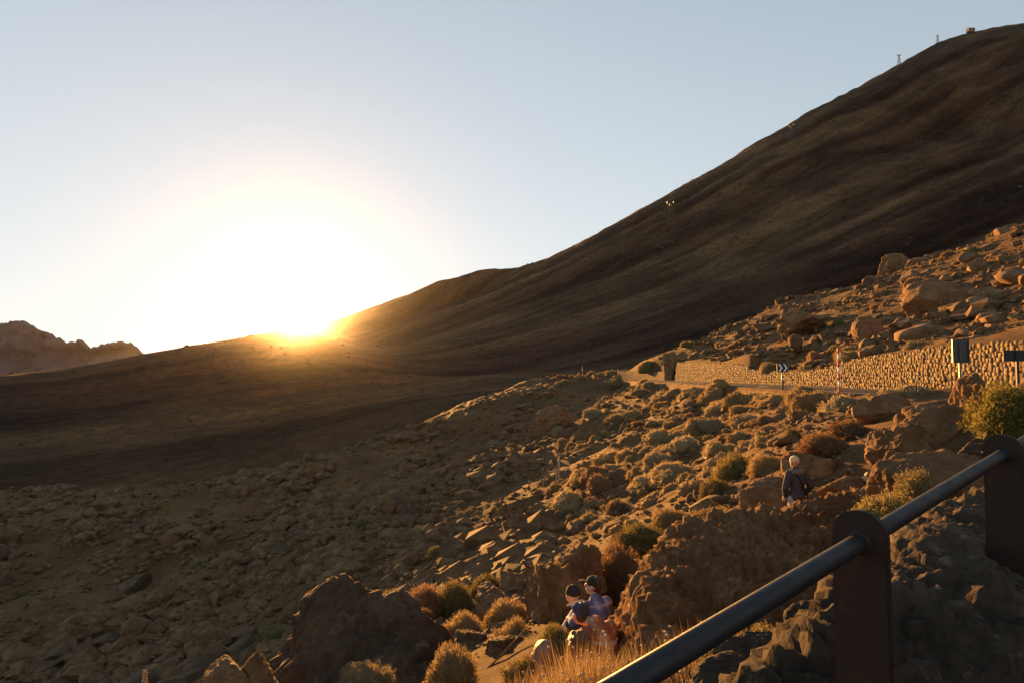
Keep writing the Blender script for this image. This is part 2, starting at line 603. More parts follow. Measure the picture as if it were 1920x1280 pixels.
# blocks and scrub dotted over the flanks, too far to pick apart
def flank_blocks():
    gen = np.random.default_rng(88)
    n = 7000
    Y = 150 * (1250 / 150) ** gen.random(n)
    x = gen.uniform(-.78, .78, n) * Y
    a, b, c = far_h(x, Y)
    z = far_trim(x, Y, a, CORR)
    s = Y * (.0008 + .0030 * gen.random(n) ** 4)
    v0, f0 = ico(1)
    V = v0[None] * s[:, None, None] * gen.uniform(.55, 1.25, (n, len(v0), 1)) * np.array([1, 1, .7])
    V = V + np.stack([x, Y, z], 1)[:, None, :]
    m = rock_mat('flank_block', (.05, .036, .026), (.10, .07, .046), (.19, .14, .09), .02, .4)
    props(link('flank_blocks', mesh_np('flank_blocks', V.reshape(-1, 3), (f0[None] + (np.arange(n) * len(v0))[:, None, None]).reshape(-1, 3), m)), kind='stuff')


flank_blocks()

# ------------------------------------------------------------------ plain beyond, to the horizon, and the far caldera rim
me = mesh_np('plain', [(-2380, -1400, -150), (2380, -1400, -150), (2380, 2440, -150), (-2380, 2440, -150)], [(0, 1, 2, 3)], M_MOUNT)
props(link('plain', me), kind='structure')


def far_rim():
    prof = [(-500, 640), (-300, 600), (-160, 622), (-60, 612), (0, 606), (20, 602), (30, 600), (48, 600), (54, 606), (70, 617), (86, 621), (108, 633), (126, 642), (134, 637), (140, 640), (147, 635),
            (154, 638), (160, 641), (168, 651), (180, 650), (200, 643), (226, 638.5), (244, 642), (258, 650), (266, 661), (285, 674), (330, 690), (420, 705)]
    D = 1900.0
    xs = np.arange(-560, 460, 1.5)
    top = np.interp(xs, [p[0] for p in prof], [p[1] for p in prof])
    top = top + noise(np.stack([xs / 7, xs * 0, xs * 0], 1), 71) * 2.2 + noise(np.stack([xs / 2.6, xs * 0, xs * 0], 1), 72) * 1.2
    n = len(xs)
    rows = 40
    V = []
    for k in range(rows):
        t = k / (rows - 1.0)
        yy = D - 480 * (1 - t) if t <= 1 else D
        for i in range(n):
            w = P(xs[i], top[i], D)
            h = w[2] + 150
            V.append((w[0] + (1 - t) * 90, yy, -150 + h * t ** 1.3))
    back = [(V[(rows - 1) * n + i][0], D + 400, -150) for i in range(n)]
    V = np.array(V + back)
    q = V / np.array([70.0, 110.0, 170.0])
    t = np.clip((V[:, 2] + 150) / 300, 0, 1)
    V[:, 1] += ridged(q, 4, 61) * 80 * (1 - (V[:, 1] > D - 20))
    V[:(rows - 1) * n, 2] += fbm(q[:(rows - 1) * n] * 2, 3, 63) * 11 * t[:(rows - 1) * n] * (1 - t[:(rows - 1) * n])
    m, nt, b = new_mat('hazed_caldera_rock', .97, .05)  # pinkish haze of distance is put into the rim's base colour
    nt.links.new(ramp(nt, tex(nt, .02, 9, .7), [(.35, (.12, .068, .055)), (.65, (.21, .130, .11))]), b.inputs['Base Color'])
    me = mesh_np('caldera_rim', V, grid_faces(n, rows + 1), m, True)
    props(link('caldera_rim', me), kind='structure')


far_rim()


# ------------------------------------------------------------------ the air
def haze_box():
    x0, x1, y0, y1, z0, z1 = -2400, 2400, -1450, 2460, -152, 1250
    bm = bmesh.new()
    bmesh.ops.create_cube(bm, size=1.0)
    for v in bm.verts:
        v.co = ((x0 + x1) / 2 + v.co.x * (x1 - x0), (y0 + y1) / 2 + v.co.y * (y1 - y0), (z0 + z1) / 2 + v.co.z * (z1 - z0))
    m = bpy.data.materials.new('haze')
    m.use_nodes = True
    nt = m.node_tree
    nt.nodes.clear()
    v = nt.nodes.new('ShaderNodeVolumePrincipled')
    v.inputs['Color'].default_value = (.97, .95, .92, 1)
    v.inputs['Density'].default_value = HAZE
    v.inputs['Anisotropy'].default_value = HAZE_G
    o = nt.nodes.new('ShaderNodeOutputMaterial')
    nt.links.new(v.outputs[0], o.inputs['Volume'])
    props(link('haze', bm_mesh('haze', bm, m)), kind='stuff')


HAZE, HAZE_G = 1.4e-5, 0.984
haze_box()


# ================================================================== ROAD, WALL, LEDGE, OUTCROPS
M_ASPHALT = plain_mat('asphalt', (.045, .043, .041), .95, .03, .35, 12, bd=.01)
M_PAINT = plain_mat('road_paint', (.72, .70, .66), .7, .3, .15, 8)


def strip(name, y0, y1, x0, x1, dz, mat, parent=None, n=90):
    ys = np.linspace(y0, y1, n)
    z = road_z(ys) + dz
    V = np.concatenate([np.stack([np.full(n, x), ys, z], 1) for x in (x0, x1)])
    f = [(i, n + i, n + i + 1, i + 1) for i in range(n - 1)]
    return link(name, mesh_np(name, V, f, mat), parent)


road = props(strip('road', -20, 200, ROAD_L + .1, WALL_X + .1, .03, M_ASPHALT), kind='structure')
strip('edge_line', -20, 200, ROAD_L + .45, ROAD_L + .57, .036, M_PAINT, road)
strip('edge_line', -20, 200, WALL_X - .9, WALL_X - .78, .036, M_PAINT, road)

# ------------------------------------------------------------------ dry stone retaining wall
M_MORTAR = rock_mat('wall_core', (.06, .042, .026), (.085, .06, .036), (.10, .07, .043), 3, .03)


def stone_mat():
    m, nt, b = new_mat('wall_stone', 0.9, 0.15)
    oi = nt.nodes.new('ShaderNodeObjectInfo')
    tone = nt.nodes.new('ShaderNodeAttribute'); tone.attribute_name = 'tone'
    add = nt.nodes.new('ShaderNodeMath'); add.operation = 'ADD'
    nt.links.new(oi.outputs['Random'], add.inputs[0])
    nt.links.new(tone.outputs['Fac'], add.inputs[1])
    fr = nt.nodes.new('ShaderNodeMath'); fr.operation = 'FRACT'
    nt.links.new(add.outputs[0], fr.inputs[0])
    col = ramp(nt, fr.outputs[0], [(0, (.155, .108, .055)), (.3, (.215, .150, .077)), (.6, (.185, .126, .064)), (.85, (.26, .186, .10)), (1, (.14, .10, .053))])
    n = tex(nt, 7, 8, .7)
    col = mixc(nt, .55, col, ramp(nt, n, [(.3, (.4, .4, .4)), (.7, (1.1, 1.1, 1.1))]), 'MULTIPLY')
    nt.links.new(col, b.inputs['Base Color'])
    bump(nt, b, n, .9, .05)
    return m


M_STONE = stone_mat()


def rounded_stone(sub, seed):
    v, f = ico(sub)
    v = np.sign(v) * np.abs(v) ** .55
    v = v + (noise(v * 1.3 + seed * 7.7, seed)[:, None]) * v * .22
    return v * .5, f


STONES = []
for k in range(5):
    v, f = rounded_stone(2, 80 + k)
    me = mesh_np('stone', v, f, M_STONE, True)
    STONES.append(me)


def build_wall(prof, label, n_single):
    y0, y1 = prof[0][0], prof[-1][0]
    root = empty('stone_wall', (WALL_X + .3, y0, float(road_z(y0)) - .1))
    props(root, label, 'wall')
    top = lambda y: np.interp(y, [p[0] for p in prof], [p[1] for p in prof])
    # core: tapered backing the stones are bedded on
    ys = np.unique(np.concatenate([np.linspace(y0, y1, int((y1 - y0) / .8)), [p[0] for p in prof]]))
    n = len(ys)
    zb, zt = road_z(ys) - .5, top(ys)
    ring = [(WALL_X - .045, zb), (WALL_X + .155, zt - .05), (WALL_X + .75, zt - .05), (WALL_X + .75, zb)]
    V = np.concatenate([np.stack([np.full(n, x), ys, z], 1) for x, z in ring])
    fc = []
    for a in range(4):
        b_ = (a + 1) % 4
        fc += [(a * n + i, a * n + i + 1, b_ * n + i + 1, b_ * n + i) for i in range(n - 1)]
    fc += [(0, n, 2 * n, 3 * n), (n - 1, 4 * n - 1, 3 * n - 1, 2 * n - 1)]
    V = V - np.array(root.location)
    link('wall_core', mesh_np('wall_core', V, fc, M_MORTAR), root)
    items = []
    y = y0 + .1
    r = random.Random(int(y0))
    row_h = .245
    for k in range(17):
        y = y0 + r.uniform(.05, .3)
        while y < y1 - .1:
            w = r.choice([.20, .25, .29, .33, .40]) * r.uniform(.9, 1.1)
            yc = y + w / 2
            y += w
            z = float(road_z(yc)) + (k + .42) * row_h + r.uniform(-.085, .085)
            t = float(top(yc))
            if z > t - .02 or yc > y1:
                continue
            h = min(row_h * r.uniform(1.0, 1.4), (t - z) * 2 + .12)
            bat = (z - float(road_z(yc))) / max(.5, t - float(road_z(yc))) * .2
            items.append((yc, (WALL_X + bat + r.uniform(-.02, .03), yc, z), (.17, w * 1.2, h * 1.12), (r.uniform(-.45, .45), r.uniform(-.1, .1), 0), r.randrange(5)))
    items.sort()
    for it in items[:n_single]:
        o = link('stone', STONES[it[4]], root)
        o.location = Vector(it[1]) - root.location
        o.scale = it[2]
        o.rotation_euler = it[3]
    rest = items[n_single:]
    if rest:
        v0, f0 = ico(1)
        VV, FF, TT = [], [], []
        for j, it in enumerate(rest):
            v = np.sign(v0) * np.abs(v0) ** .55 * .5
            v = v + noise(v0 * 1.4 + j * 3.1, j % 50)[:, None] * v * .2
            c, s = math.cos(it[3][0]), math.sin(it[3][0])
            v = v * np.array(it[2])
            v = np.stack([v[:, 0], v[:, 1] * c - v[:, 2] * s, v[:, 1] * s + v[:, 2] * c], 1)
            VV.append(v + np.array(it[1]) - np.array(root.location)); FF.append(f0 + j * len(v0)); TT.append(np.full(len(v0), r.random()))
        me = mesh_np('stone_facing', np.concatenate(VV), np.concatenate(FF), M_STONE, True)
        me.attributes.new('tone', 'FLOAT', 'POINT').data.foreach_set('value', np.concatenate(TT).astype(np.float32))
        props(link('stone_facing', me, root), kind='stuff')


build_wall(WALL_T, 'long rounded-stone retaining wall behind the road signs, rising to the right', 300)
build_wall(FAR_T, 'short low stone wall at the far bend, left of the dark rock gap', 0)

# ------------------------------------------------------------------ rock materials
M_RUST = rock_mat('rust_rock', (.14, .072, .032), (.25, .138, .064), (.34, .20, .10), 1.0, .09)
M_RUSTV = rock_mat('rust_boulder', (.13, .074, .037), (.225, .133, .069), (.31, .195, .105), 1.0, .09, .25)
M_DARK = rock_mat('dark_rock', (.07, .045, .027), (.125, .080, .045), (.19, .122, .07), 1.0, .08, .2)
M_LEDGE = rock_mat('ledge_rock', (.045, .034, .025), (.105, .076, .052), (.24, .185, .135), 2.2, .04)


def patch(name, pts, x0, x1, y0, y1, step, mat, disp, skirt=None, c=.25, lam=2e-4, **kw):
    """a rock mass: height surface through control points, displaced in 3-D so that knobs stand proud"""
    s = Surf(pts, c, lam)
    xs, ys = np.arange(x0, x1, step), np.arange(y0, y1, step)
    X, Y = np.meshgrid(xs, ys)
    Z = s(X, Y)
    e = 1e-2
    nx = -(s(X + e, Y) - Z) / e
    ny = -(s(X, Y + e) - Z) / e
    n = np.stack([nx.ravel(), ny.ravel(), np.ones(nx.size)], 1)
    n /= np.linalg.norm(n, axis=1)[:, None]
    V = np.stack([X.ravel(), Y.ravel(), Z.ravel()], 1)
    V = V + n * disp(V)[:, None]
    if skirt is not None:
        ed = np.minimum.reduce([X - x0, x1 - X, Y - y0, y1 - Y]).ravel()
        V[:, 2] -= skirt * sstep(step * 8, 0, ed)
    return link(name, mesh_np(name, V, grid_faces(len(xs), len(ys)), mat, True))


def crag(sc, a1, a2, a3, seed, squash=(1, 1, 1)):
    """craggy relief: broken ribs, rounded knobs with sharp creases, pits and grit"""
    def f(V):
        V = V * np.array(squash)
        w = fbm(V / sc * .7, 3, seed)[:, None] * .6
        big = ridged(V / sc + w, 3, seed + 3) * a1
        d1, d2 = cell(V / (sc * .34) + w * 1.2, seed + 5)
        knob = (np.clip((d2 - d1) * 1.6, 0, 1) ** .6 - .6) * a2 * (.6 + .8 * noise(V / sc + 3, seed + 6))
        d1, d2 = cell(V / (sc * .12) + w * 2, seed + 8)
        small = (np.clip((d2 - d1) * 1.6, 0, 1) ** .6 - .5) * a2 * .42
        mid = ridged(V / (sc * .22) + w * 2, 3, seed + 7) * a2 * .5
        fine = fbm(V / (sc * .07), 4, seed + 11, .7) * a3
        return big + knob + small + mid + fine
    return f


# the big outcrop between the sitting group and the standing person
oc = [P(*q) for q in [
    (1206, 1150, 6.8), (1206, 1095, 7.2), (1230, 1040, 8.0), (1262, 1008, 9.0), (1300, 992, 9.8), (1400, 966, 10.8), (1500, 950, 11.5), (1570, 938, 11.6), (1640, 928, 11.6),
    (1232, 1215, 6.1), (1252, 1180, 6.4), (1300, 1170, 6.5), (1420, 1150, 6.9), (1550, 1130, 7.9), (1300, 1080, 7.6), (1450, 1050, 8.3), (1540, 1005, 10.0), (1235, 1100, 7.2),
    (1600, 985, 10.2), (1640, 1010, 9.6), (1400, 1040, 8.5), (1350, 1110, 7.1), (1370, 1250, 6.7), (1500, 1230, 7.1), (1600, 1150, 7.6), (1700, 1060, 8.4),
]]
oc += [np.array(q) for q in [(.9, 7.0, -3.6), (.95, 8.2, -3.7), (1.25, 9.0, -3.8), (1.7, 10.0, -3.7), (2.8, 11.4, -3.7), (3.8, 12.4, -3.8), (5.0, 12.9, -3.6), (6.2, 12.9, -3.4),
                             (.9, 6.0, -3.5), (1.1, 5.6, -3.5), (1.8, 5.7, -3.4), (3.0, 6.0, -3.5), (4.4, 6.6, -3.4), (6.6, 9.5, -2.9), (6.8, 12, -3.0), (5.4, 7.4, -3.0), (.4, 5.4, -3.4), (.3, 10, -4.2), (1.2, 12.6, -4.6), (6.8, 7.2, -3.3)]]
o = patch('rock_outcrop', oc, .35, 6.7, 5.45, 12.95, .026, M_RUST, crag(.7, .12, .15, .055, 301), .5, .18)
props(o, 'large knobbly rust-brown rock outcrop between the seated group and the standing person', 'rock outcrop')

# the dark rock mass at the lower left
dc = [P(*q) for q in [
    (512, 1280, 12.5), (540, 1195, 12.8), (600, 1112, 13.0), (622, 1088, 13.0), (700, 1114, 13.0), (726, 1142, 12.9), (762, 1134, 12.8), (800, 1162, 12.6), (832, 1205, 12.3), (838, 1290, 11.6),
    (620, 1180, 11.9), (720, 1200, 11.8), (640, 1290, 10.8), (760, 1290, 10.8), (560, 1290, 11.4), (800, 1240, 11.6)]]
dc += [np.array(q) for q in [(-6.0, 12.6, -7.6), (-5.6, 14, -8.0), (-3.8, 14.4, -7.6), (-2.6, 14.2, -7.2), (-1.4, 13.6, -6.6), (-.7, 12.0, -6.0), (-3.5, 9.6, -6.6), (-5.2, 10.4, -7.4), (-1.2, 10.2, -5.4), (-6, 10, -8), (-.6, 14.5, -7)]]
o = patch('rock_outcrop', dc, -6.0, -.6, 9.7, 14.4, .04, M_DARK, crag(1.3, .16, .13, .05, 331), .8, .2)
props(o, 'dark peaked rock mass in shadow left of the shrubs, thin bright rim along its top', 'rock outcrop')

# the ledge carrying the railing
lc = [np.array(q) for q in [
    (.49, 1.78, -.86), (.70, 1.95, -.84), (.88, 2.2, -.83), (1.25, 2.7, -.84), (1.62, 3.1, -.85), (2.0, 3.5, -.82), (2.6, 4.05, -.80), (3.1, 4.5, -.79), (3.7, 5.1, -.80),
    (1.0, 1.6, -.80), (1.6, 1.9, -.82), (2.1, 2.5, -.80), (2.7, 2.4, -.80), (3.0, 3.2, -.76), (3.6, 3.8, -.74), (4.2, 4.6, -.75), (1.6, 1.2, -.82), (2.6, 1.4, -.80), (3.8, 2.4, -.74), (4.6, 3.2, -.72), (5.4, 4.6, -.75),
    (.25, 2.0, -2.1), (.62, 2.5, -2.2), (1.0, 3.0, -2.3), (1.4, 3.5, -2.4), (1.8, 4.0, -2.4), (2.4, 4.6, -2.3), (2.9, 5.1, -2.1), (3.5, 5.7, -1.9), (.2, 1.5, -1.9), (.3, 1.1, -1.6), (.8, 1.0, -1.55), (1.6, .75, -1.6), (.3, .75, -1.7), (3.0, .75, -1.5),
    (.2, 3.2, -2.9), (.8, 4.2, -3.0), (1.8, 5.2, -3.2), (2.6, 5.9, -3.0), (4.6, 6.0, -1.5), (5.4, 6.0, -1.4), (.2, 6, -3.6), (5.4, .75, -1.4)]]
o = patch('rock_ledge', lc, .2, 5.4, .75, 6.0, .0145, M_LEDGE, crag(.34, .055, .040, .022, 361, (1, 1, 1.8)), .3, .1)
props(o, 'rough dark rock ledge under the metal railing at lower right', 'rock ledge')


# ------------------------------------------------------------------ single boulders
def rock_shape(sub, seed, cuts=9, rough=.10, fine=.03):
    r = np.random.default_rng(seed)
    v, f = ico(sub)
    v = v.copy()
    for k in range(cuts):
        n = r.normal(size=3); n /= np.linalg.norm(n)
        d = r.uniform(.42, .80)
        v -= np.maximum(0, v @ n - d)[:, None] * n
    nn = v / np.linalg.norm(v, axis=1)[:, None]
    v = v + nn * (fbm(v * 1.6 + seed, 3, seed) * rough)[:, None]
    if sub >= 4:
        v = v + nn * ((ridged(v * 3.2 + seed, 3, seed + 1) * fine * 2.0 + fbm(v * 11 + seed, 4, seed + 2, .7) * fine * 1.3))[:, None]
        d1, d2 = cell(v * 3.4 + seed, seed + 4)
        v = v + nn * ((np.clip((d2 - d1) * 1.7, 0, 1) ** .6 - .5) * fine * 3.0 * (.5 + noise(v * 1.5, seed + 6)))[:, None]
    return v * .62, f


def boulder(px, py, Y, w, h, seed, label, mat=None, sub=5, depth=None, rot=None, name='boulder', cuts=9, group=None, sink=.0):
    """a boulder whose outline spans about w x h photo pixels around (px, py)"""
    s = Y / F
    v, f = rock_shape(sub, seed, cuts)
    W, H = w * s, h * s
    D = depth if depth else (W + H) / 2
    me = mesh_np(name, v * np.array([W, D, H]), f, mat or M_RUSTV, True)
    o = link(name, me)
    c = P(px, py, Y)
    o.location = (c[0], c[1], c[2] - sink)
    if rot:
        o.rotation_euler = rot
    props(o, label, 'boulder', group)
    return o


BOULD = [
    (1700, 855, 12.0, 105, 125, 401, 'upright brown block with pitted lit left side beside the trail', M_RUST, (0, 0, .3)),
    (1768, 838, 12.3, 150, 125, 402, 'big cracked brown block right of the upright one above the trail', M_RUST, (0, .1, -.2)),
    (1694, 890, 10.6, 50, 92, 403, 'pointed knobbly rock over the half-hidden person', M_RUST, (0, .15, .2)),
    (1658, 868, 13.4, 44, 40, 404, 'small dark rock just left of the pointed knobbly rock', M_DARK, (0, 0, .8)),
    (1772, 925, 8.6, 210, 150, 405, 'broad smooth slab behind the rail between the two posts', M_RUST, (0, -.15, .2)),
    (1835, 850, 9.8, 95, 60, 406, 'pale-topped rock beside the round head of the far post', M_LEDGE, (0, -.3, .1)),
    (1836, 752, 13.5, 78, 82, 407, 'leaning pale boulder lit orange, left of the leafy bush', M_RUST, (0, .5, .1)),
    (1662, 772, 20, 95, 68, 408, 'brown boulder with bright ragged left edge below the grey-green mound', M_RUST, (0, .25, 0)),
    (1600, 925, 12.4, 130, 50, 409, 'long low dark rock just right of the standing person', M_RUST, (0, 0, 0)),
    (1445, 935, 15.5, 100, 75, 410, 'rock with dark hollow just left of the standing person', M_RUST, (0, 0, .4)),
    (1530, 880, 17, 110, 60, 411, 'low reddish rock behind the standing person', M_RUST, (0, .1, .4)),
    (1036, 1130, 12.0, 95, 170, 412, 'tall brown slab behind the heads of the seated group', M_RUST, (0, -.18, .3)),
    (1095, 1100, 12.6, 110, 120, 413, 'rounded brown rock right of the tall slab, under the dry orange shrub', M_RUST, (0, .1, .1)),
    (925, 1130, 16.5, 85, 70, 414, 'reddish jagged rock above the golden shrubs', M_RUSTV, (0, .2, .2)),
    (880, 1210, 11.5, 60, 60, 415, 'grey rock between the golden shrubs at lower centre', M_DARK, (0, 0, .2)),
    (950, 1215, 10.5, 80, 60, 416, 'brown rock under the golden shrubs beside the bald head', M_RUSTV, (0, .1, .9)),
    (960, 1090, 19, 60, 40, 417, 'pinkish rock in the rubble above the golden shrubs', M_RUSTV, (0, .1, .4)),
    (1532, 1192, 2.45, 110, 100, 418, 'rounded dark boulder on the ledge just left of the near post', M_LEDGE, (0, .1, .3)),
    (1420, 1238, 2.2, 130, 90, 419, 'grey angular rock between the two flowering cushions and the near post', M_LEDGE, (0, .3, .3)),
    (1395, 1290, 1.95, 160, 90, 420, 'dark low rock at the bottom edge under the flowering cushion', M_LEDGE, (0, 0, .2)),
    (420, 1272, 10.5, 90, 60, 421, 'small brown rock at the bottom edge left of the dark rock mass', M_RUSTV, (0, .1, .4)),
    (480, 1262, 10.8, 70, 70, 422, 'orange-lit rock at the bottom edge beside the dark rock mass', M_RUST, (0, -.2, .1)),
    # the hill above the wall
    (1752, 588, 60, 105, 105, 431, 'huge undercut boulder on the hill above the road sign', M_RUST, (0, -.25, .2)),
    (1803, 592, 60.5, 52, 52, 432, 'rounded boulder leaning on the huge undercut one', M_RUSTV, (0, .2, .2)),
    (1838, 566, 64, 75, 42, 433, 'long boulder above and right of the huge undercut one', M_RUSTV, (0, -.2, .2)),
    (1888, 560, 62, 36, 36, 434, 'round boulder on the hill near the right edge', M_RUSTV, (0, 0, 0)),
    (1628, 622, 66, 44, 58, 435, 'upright red boulder on the hill above the striped pole', M_RUST, (0, .1, 0)),
    (1676, 502, 103, 55, 42, 436, 'dark square boulder standing out on the hill crest', M_RUST, (0, .1, .2)),
    (1742, 508, 98, 85, 50, 437, 'broad rough boulder on the hill crest above the huge undercut one', M_RUST, (0, -.2, .1)),
    (1757, 530, 92, 50, 26, 438, 'flat boulder under the broad rough crest boulder', M_RUSTV, (0, .1, .3)),
    (1893, 452, 89, 62, 50, 439, 'blocky boulder on the crest at the right edge', M_RUST, (0, .2, .1)),
    (1655, 556, 85, 34, 20, 440, 'small bright-edged rock in mid hill below the crest boulder', M_RUSTV, (0, 0, 0)),
    (1500, 606, 82, 100, 52, 441, 'wide reddish rock mass on the hill above the chevron sign', M_RUST, (0, -.3, 0)),
    (1895, 622, 48, 46, 34, 442, 'rock with bright flakes just above the wall at the right edge', M_RUSTV, (0, .1, .1)),
    (1840, 632, 47, 40, 24, 443, 'pointed rock just above the wall right of the tall sign', M_RUSTV, (0, .4, .1)),
    (1255, 692, 108, 24, 62, 444, 'dark rock stump filling the gap between the two walls', M_RUST, (0, 0, 0)),
    (1495, 640, 72, 24, 34, 445, 'upright rock with one bright side above the chevron sign', M_RUSTV, (0, 0, .4)),
    (1040, 790, 80, 60, 52, 446, 'round rusty rock on the shadowed slope left of the road', M_RUST, (0, 0, .4)),
]
for (px, py, Y, w, h, sd, lb, mt, rt) in BOULD:
    near = Y < 15
    boulder(px, py, Y, w, h, sd, lb, mt, 6 if near else 5, None, rt)

# ------------------------------------------------------------------ scattered rocks
def in_view(n, lo, hi, umin, umax, gen, bias=1.0):
    """ground positions spread over the slope, denser close by"""
    t = gen.random(n) ** bias
    d = lo * (hi / lo) ** t
    u = gen.uniform(umin, umax, n)
    return u * d, d


ROCKS = []
for k in range(8):
    v, f = rock_shape(3, 500 + k, 10, .14)
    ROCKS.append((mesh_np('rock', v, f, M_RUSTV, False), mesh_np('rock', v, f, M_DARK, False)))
    for m in ROCKS[-1]:
        m.polygons.foreach_set('use_smooth', [k % 2 == 0] * len(m.polygons))


def scatter_rocks(n, xs, ys, smin, smax, label, group, mi, gen, pw=2.2):
    zs = near_h(xs, ys)
    for x, y, z in zip(xs[:n], ys[:n], zs[:n]):
        s = smin + (smax - smin) * gen.random() ** pw
        o = link('rock', ROCKS[gen.integers(8)][mi])
        o.location = (x, y, z + s * .08)
        o.scale = (s * gen.uniform(.8, 1.4), s * gen.uniform(.8, 1.3), s * gen.uniform(.55, .95))
        o.rotation_euler = (gen.uniform(-.3, .3), gen.uniform(-.3, .3), gen.uniform(0, 6.3))
        props(o, label, 'rock', group)


g1 = np.random.default_rng(21)
xs, ys = in_view(400, 20, 88, -.82, -.02, g1, .8)
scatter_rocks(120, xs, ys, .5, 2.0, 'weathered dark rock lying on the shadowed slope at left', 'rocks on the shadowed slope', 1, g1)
xs, ys = in_view(900, 42, 120, .25, .80, g1, .9)
k = xs > 28
scatter_rocks(110, xs[k], ys[k], .6, 2.6, 'sunlit brown rock strewn over the hill above the wall', 'rocks on the hill above the wall', 0, g1)
xs, ys = in_view(600, 15, 100, .0, .45, g1, .9)
k = (xs < 17) & (ys > 14)
scatter_rocks(70, xs[k], ys[k], .25, .9, 'brown rock among the cushion shrubs below the road', 'rocks among the cushion shrubs', 0, g1)


def rubble(name, n, lo, hi, u0, u1, smin, smax, mat, keep, seed, bias=.9, pw=3.0):
    gen = np.random.default_rng(seed)
    xs, ys = in_view(n, lo, hi, u0, u1, gen, bias)
    patchy = noise(np.stack([xs / 6, ys / 9, xs * 0], 1), seed) + .6 * noise(np.stack([xs / 2, ys / 3, xs * 0], 1), seed + 1)
    k = keep(xs, ys) & (patchy > gen.uniform(-1.3, .25, n))
    xs, ys, patchy = xs[k], ys[k], patchy[k]
    n = len(xs)
    zs = near_h(xs, ys)
    T = [rock_shape(1, 600 + j, 6, .2)[0] for j in range(8)]
    T2 = ico(1)[1]
    nv = len(T[0])
    s = (smin + (smax - smin) * gen.random(n) ** pw * np.clip(.75 + patchy, .35, 1.8)) * np.clip(.22 + ys / 62, .3, 1.25)
    sc = np.stack([s * gen.uniform(.8, 1.5, n), s * gen.uniform(.8, 1.4, n), s * gen.uniform(.5, 1.0, n)], 1)
    a = gen.uniform(0, 6.28, n)
    ca, sa = np.cos(a), np.sin(a)
    base = np.array(T)[gen.integers(0, 8, n)] * sc[:, None, :]
    V = np.stack([base[..., 0] * ca[:, None] - base[..., 1] * sa[:, None], base[..., 0] * sa[:, None] + base[..., 1] * ca[:, None], base[..., 2]], -1)
    V += np.stack([xs, ys, zs + s * .05], 1)[:, None, :]
    FF = (T2[None] + (np.arange(n) * nv)[:, None, None]).reshape(-1, 3)
    o = link(name, mesh_np(name, V.reshape(-1, 3), FF, mat, False))
    props(o, kind='stuff')
    return o


M_RUB = rock_mat('rubble_rock', (.085, .052, .026), (.165, .098, .047), (.25, .155, .078), 1.3, .05)
rubble('rubble', 24000, 12, 104, -.84, .06, .08, 1.3, M_RUB, lambda x, y: (x < 3), 31)
rubble('rubble', 11000, 12, 130, -.05, .5, .07, .50, M_RUB, lambda x, y: (x < 17.3), 32)
rubble('rubble', 9500, 40, 185, .13, .82, .14, 1.1, M_RUB, lambda x, y: (x > 26.4), 33)
rubble('rubble', 5000, 4.8, 15, -.45, .22, .07, .5, M_RUB, lambda x, y: (x < 1.2), 34, 1.0, 2.0)


# ================================================================== PLANTS
M_CUSH = [leaf_mat('cushion_gold', (.20, .135, .058), (.42, .31, .15), .42),
          leaf_mat('cushion_green', (.115, .092, .036), (.30, .24, .09), .42),
          leaf_mat('cushion_rust', (.17, .098, .048), (.36, .225, .115), .42),
          leaf_mat('cushion_grey', (.19, .145, .075), (.40, .31, .165), .38)]
M_LEAF = leaf_mat('broad_leaf', (.085, .080, .02), (.30, .245, .06), .45)
M_STEM = plain_mat('woody_stem', (.13, .08, .045), .9, .1, .4, 25)
M_GRASS = leaf_mat('dry_grass', (.15, .09, .04), (.38, .27, .135), .33, 0)
M_HEAD = plain_mat('seed_head', (.40, .27, .15), .8, .1, .3, 60)


def tri_cloud(name, tips, dirs, length, width, mat, gen, core=None, tone=None):
    """thin blades: one long triangle each"""
    n = len(tips)
    side = np.cross(dirs, gen.normal(size=(n, 3)))
    side /= np.linalg.norm(side, axis=1)[:, None] + 1e-9
    L = (length * gen.uniform(.6, 1.2, n))[:, None]
    W = (width * gen.uniform(.6, 1.3, n))[:, None]
    base = tips - dirs * L
    mid = tips - dirs * L * .45 + gen.normal(size=(n, 3)) * L * .06
    V = np.stack([base, mid - side * W, tips, mid + side * W], 1).reshape(-1, 3)
    i = np.arange(n)[:, None] * 4
    Fc = i + np.array([[0, 1, 2, 3]])
    t = gen.random(n) if tone is None else tone
    T = np.repeat(t, 4)
    Fc = np.concatenate([Fc[:, [0, 1, 2]], Fc[:, [0, 2, 3]]])
    if core is not None:
        cv, cf = core
        Fc = np.concatenate([Fc, cf + len(V)])
        V = np.concatenate([V, cv])
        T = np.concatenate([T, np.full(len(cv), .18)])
    me = mesh_np(name, V, Fc, mat, False)
    me.attributes.new('tone', 'FLOAT', 'POINT').data.foreach_set('value', T.astype(np.float32))
    return me


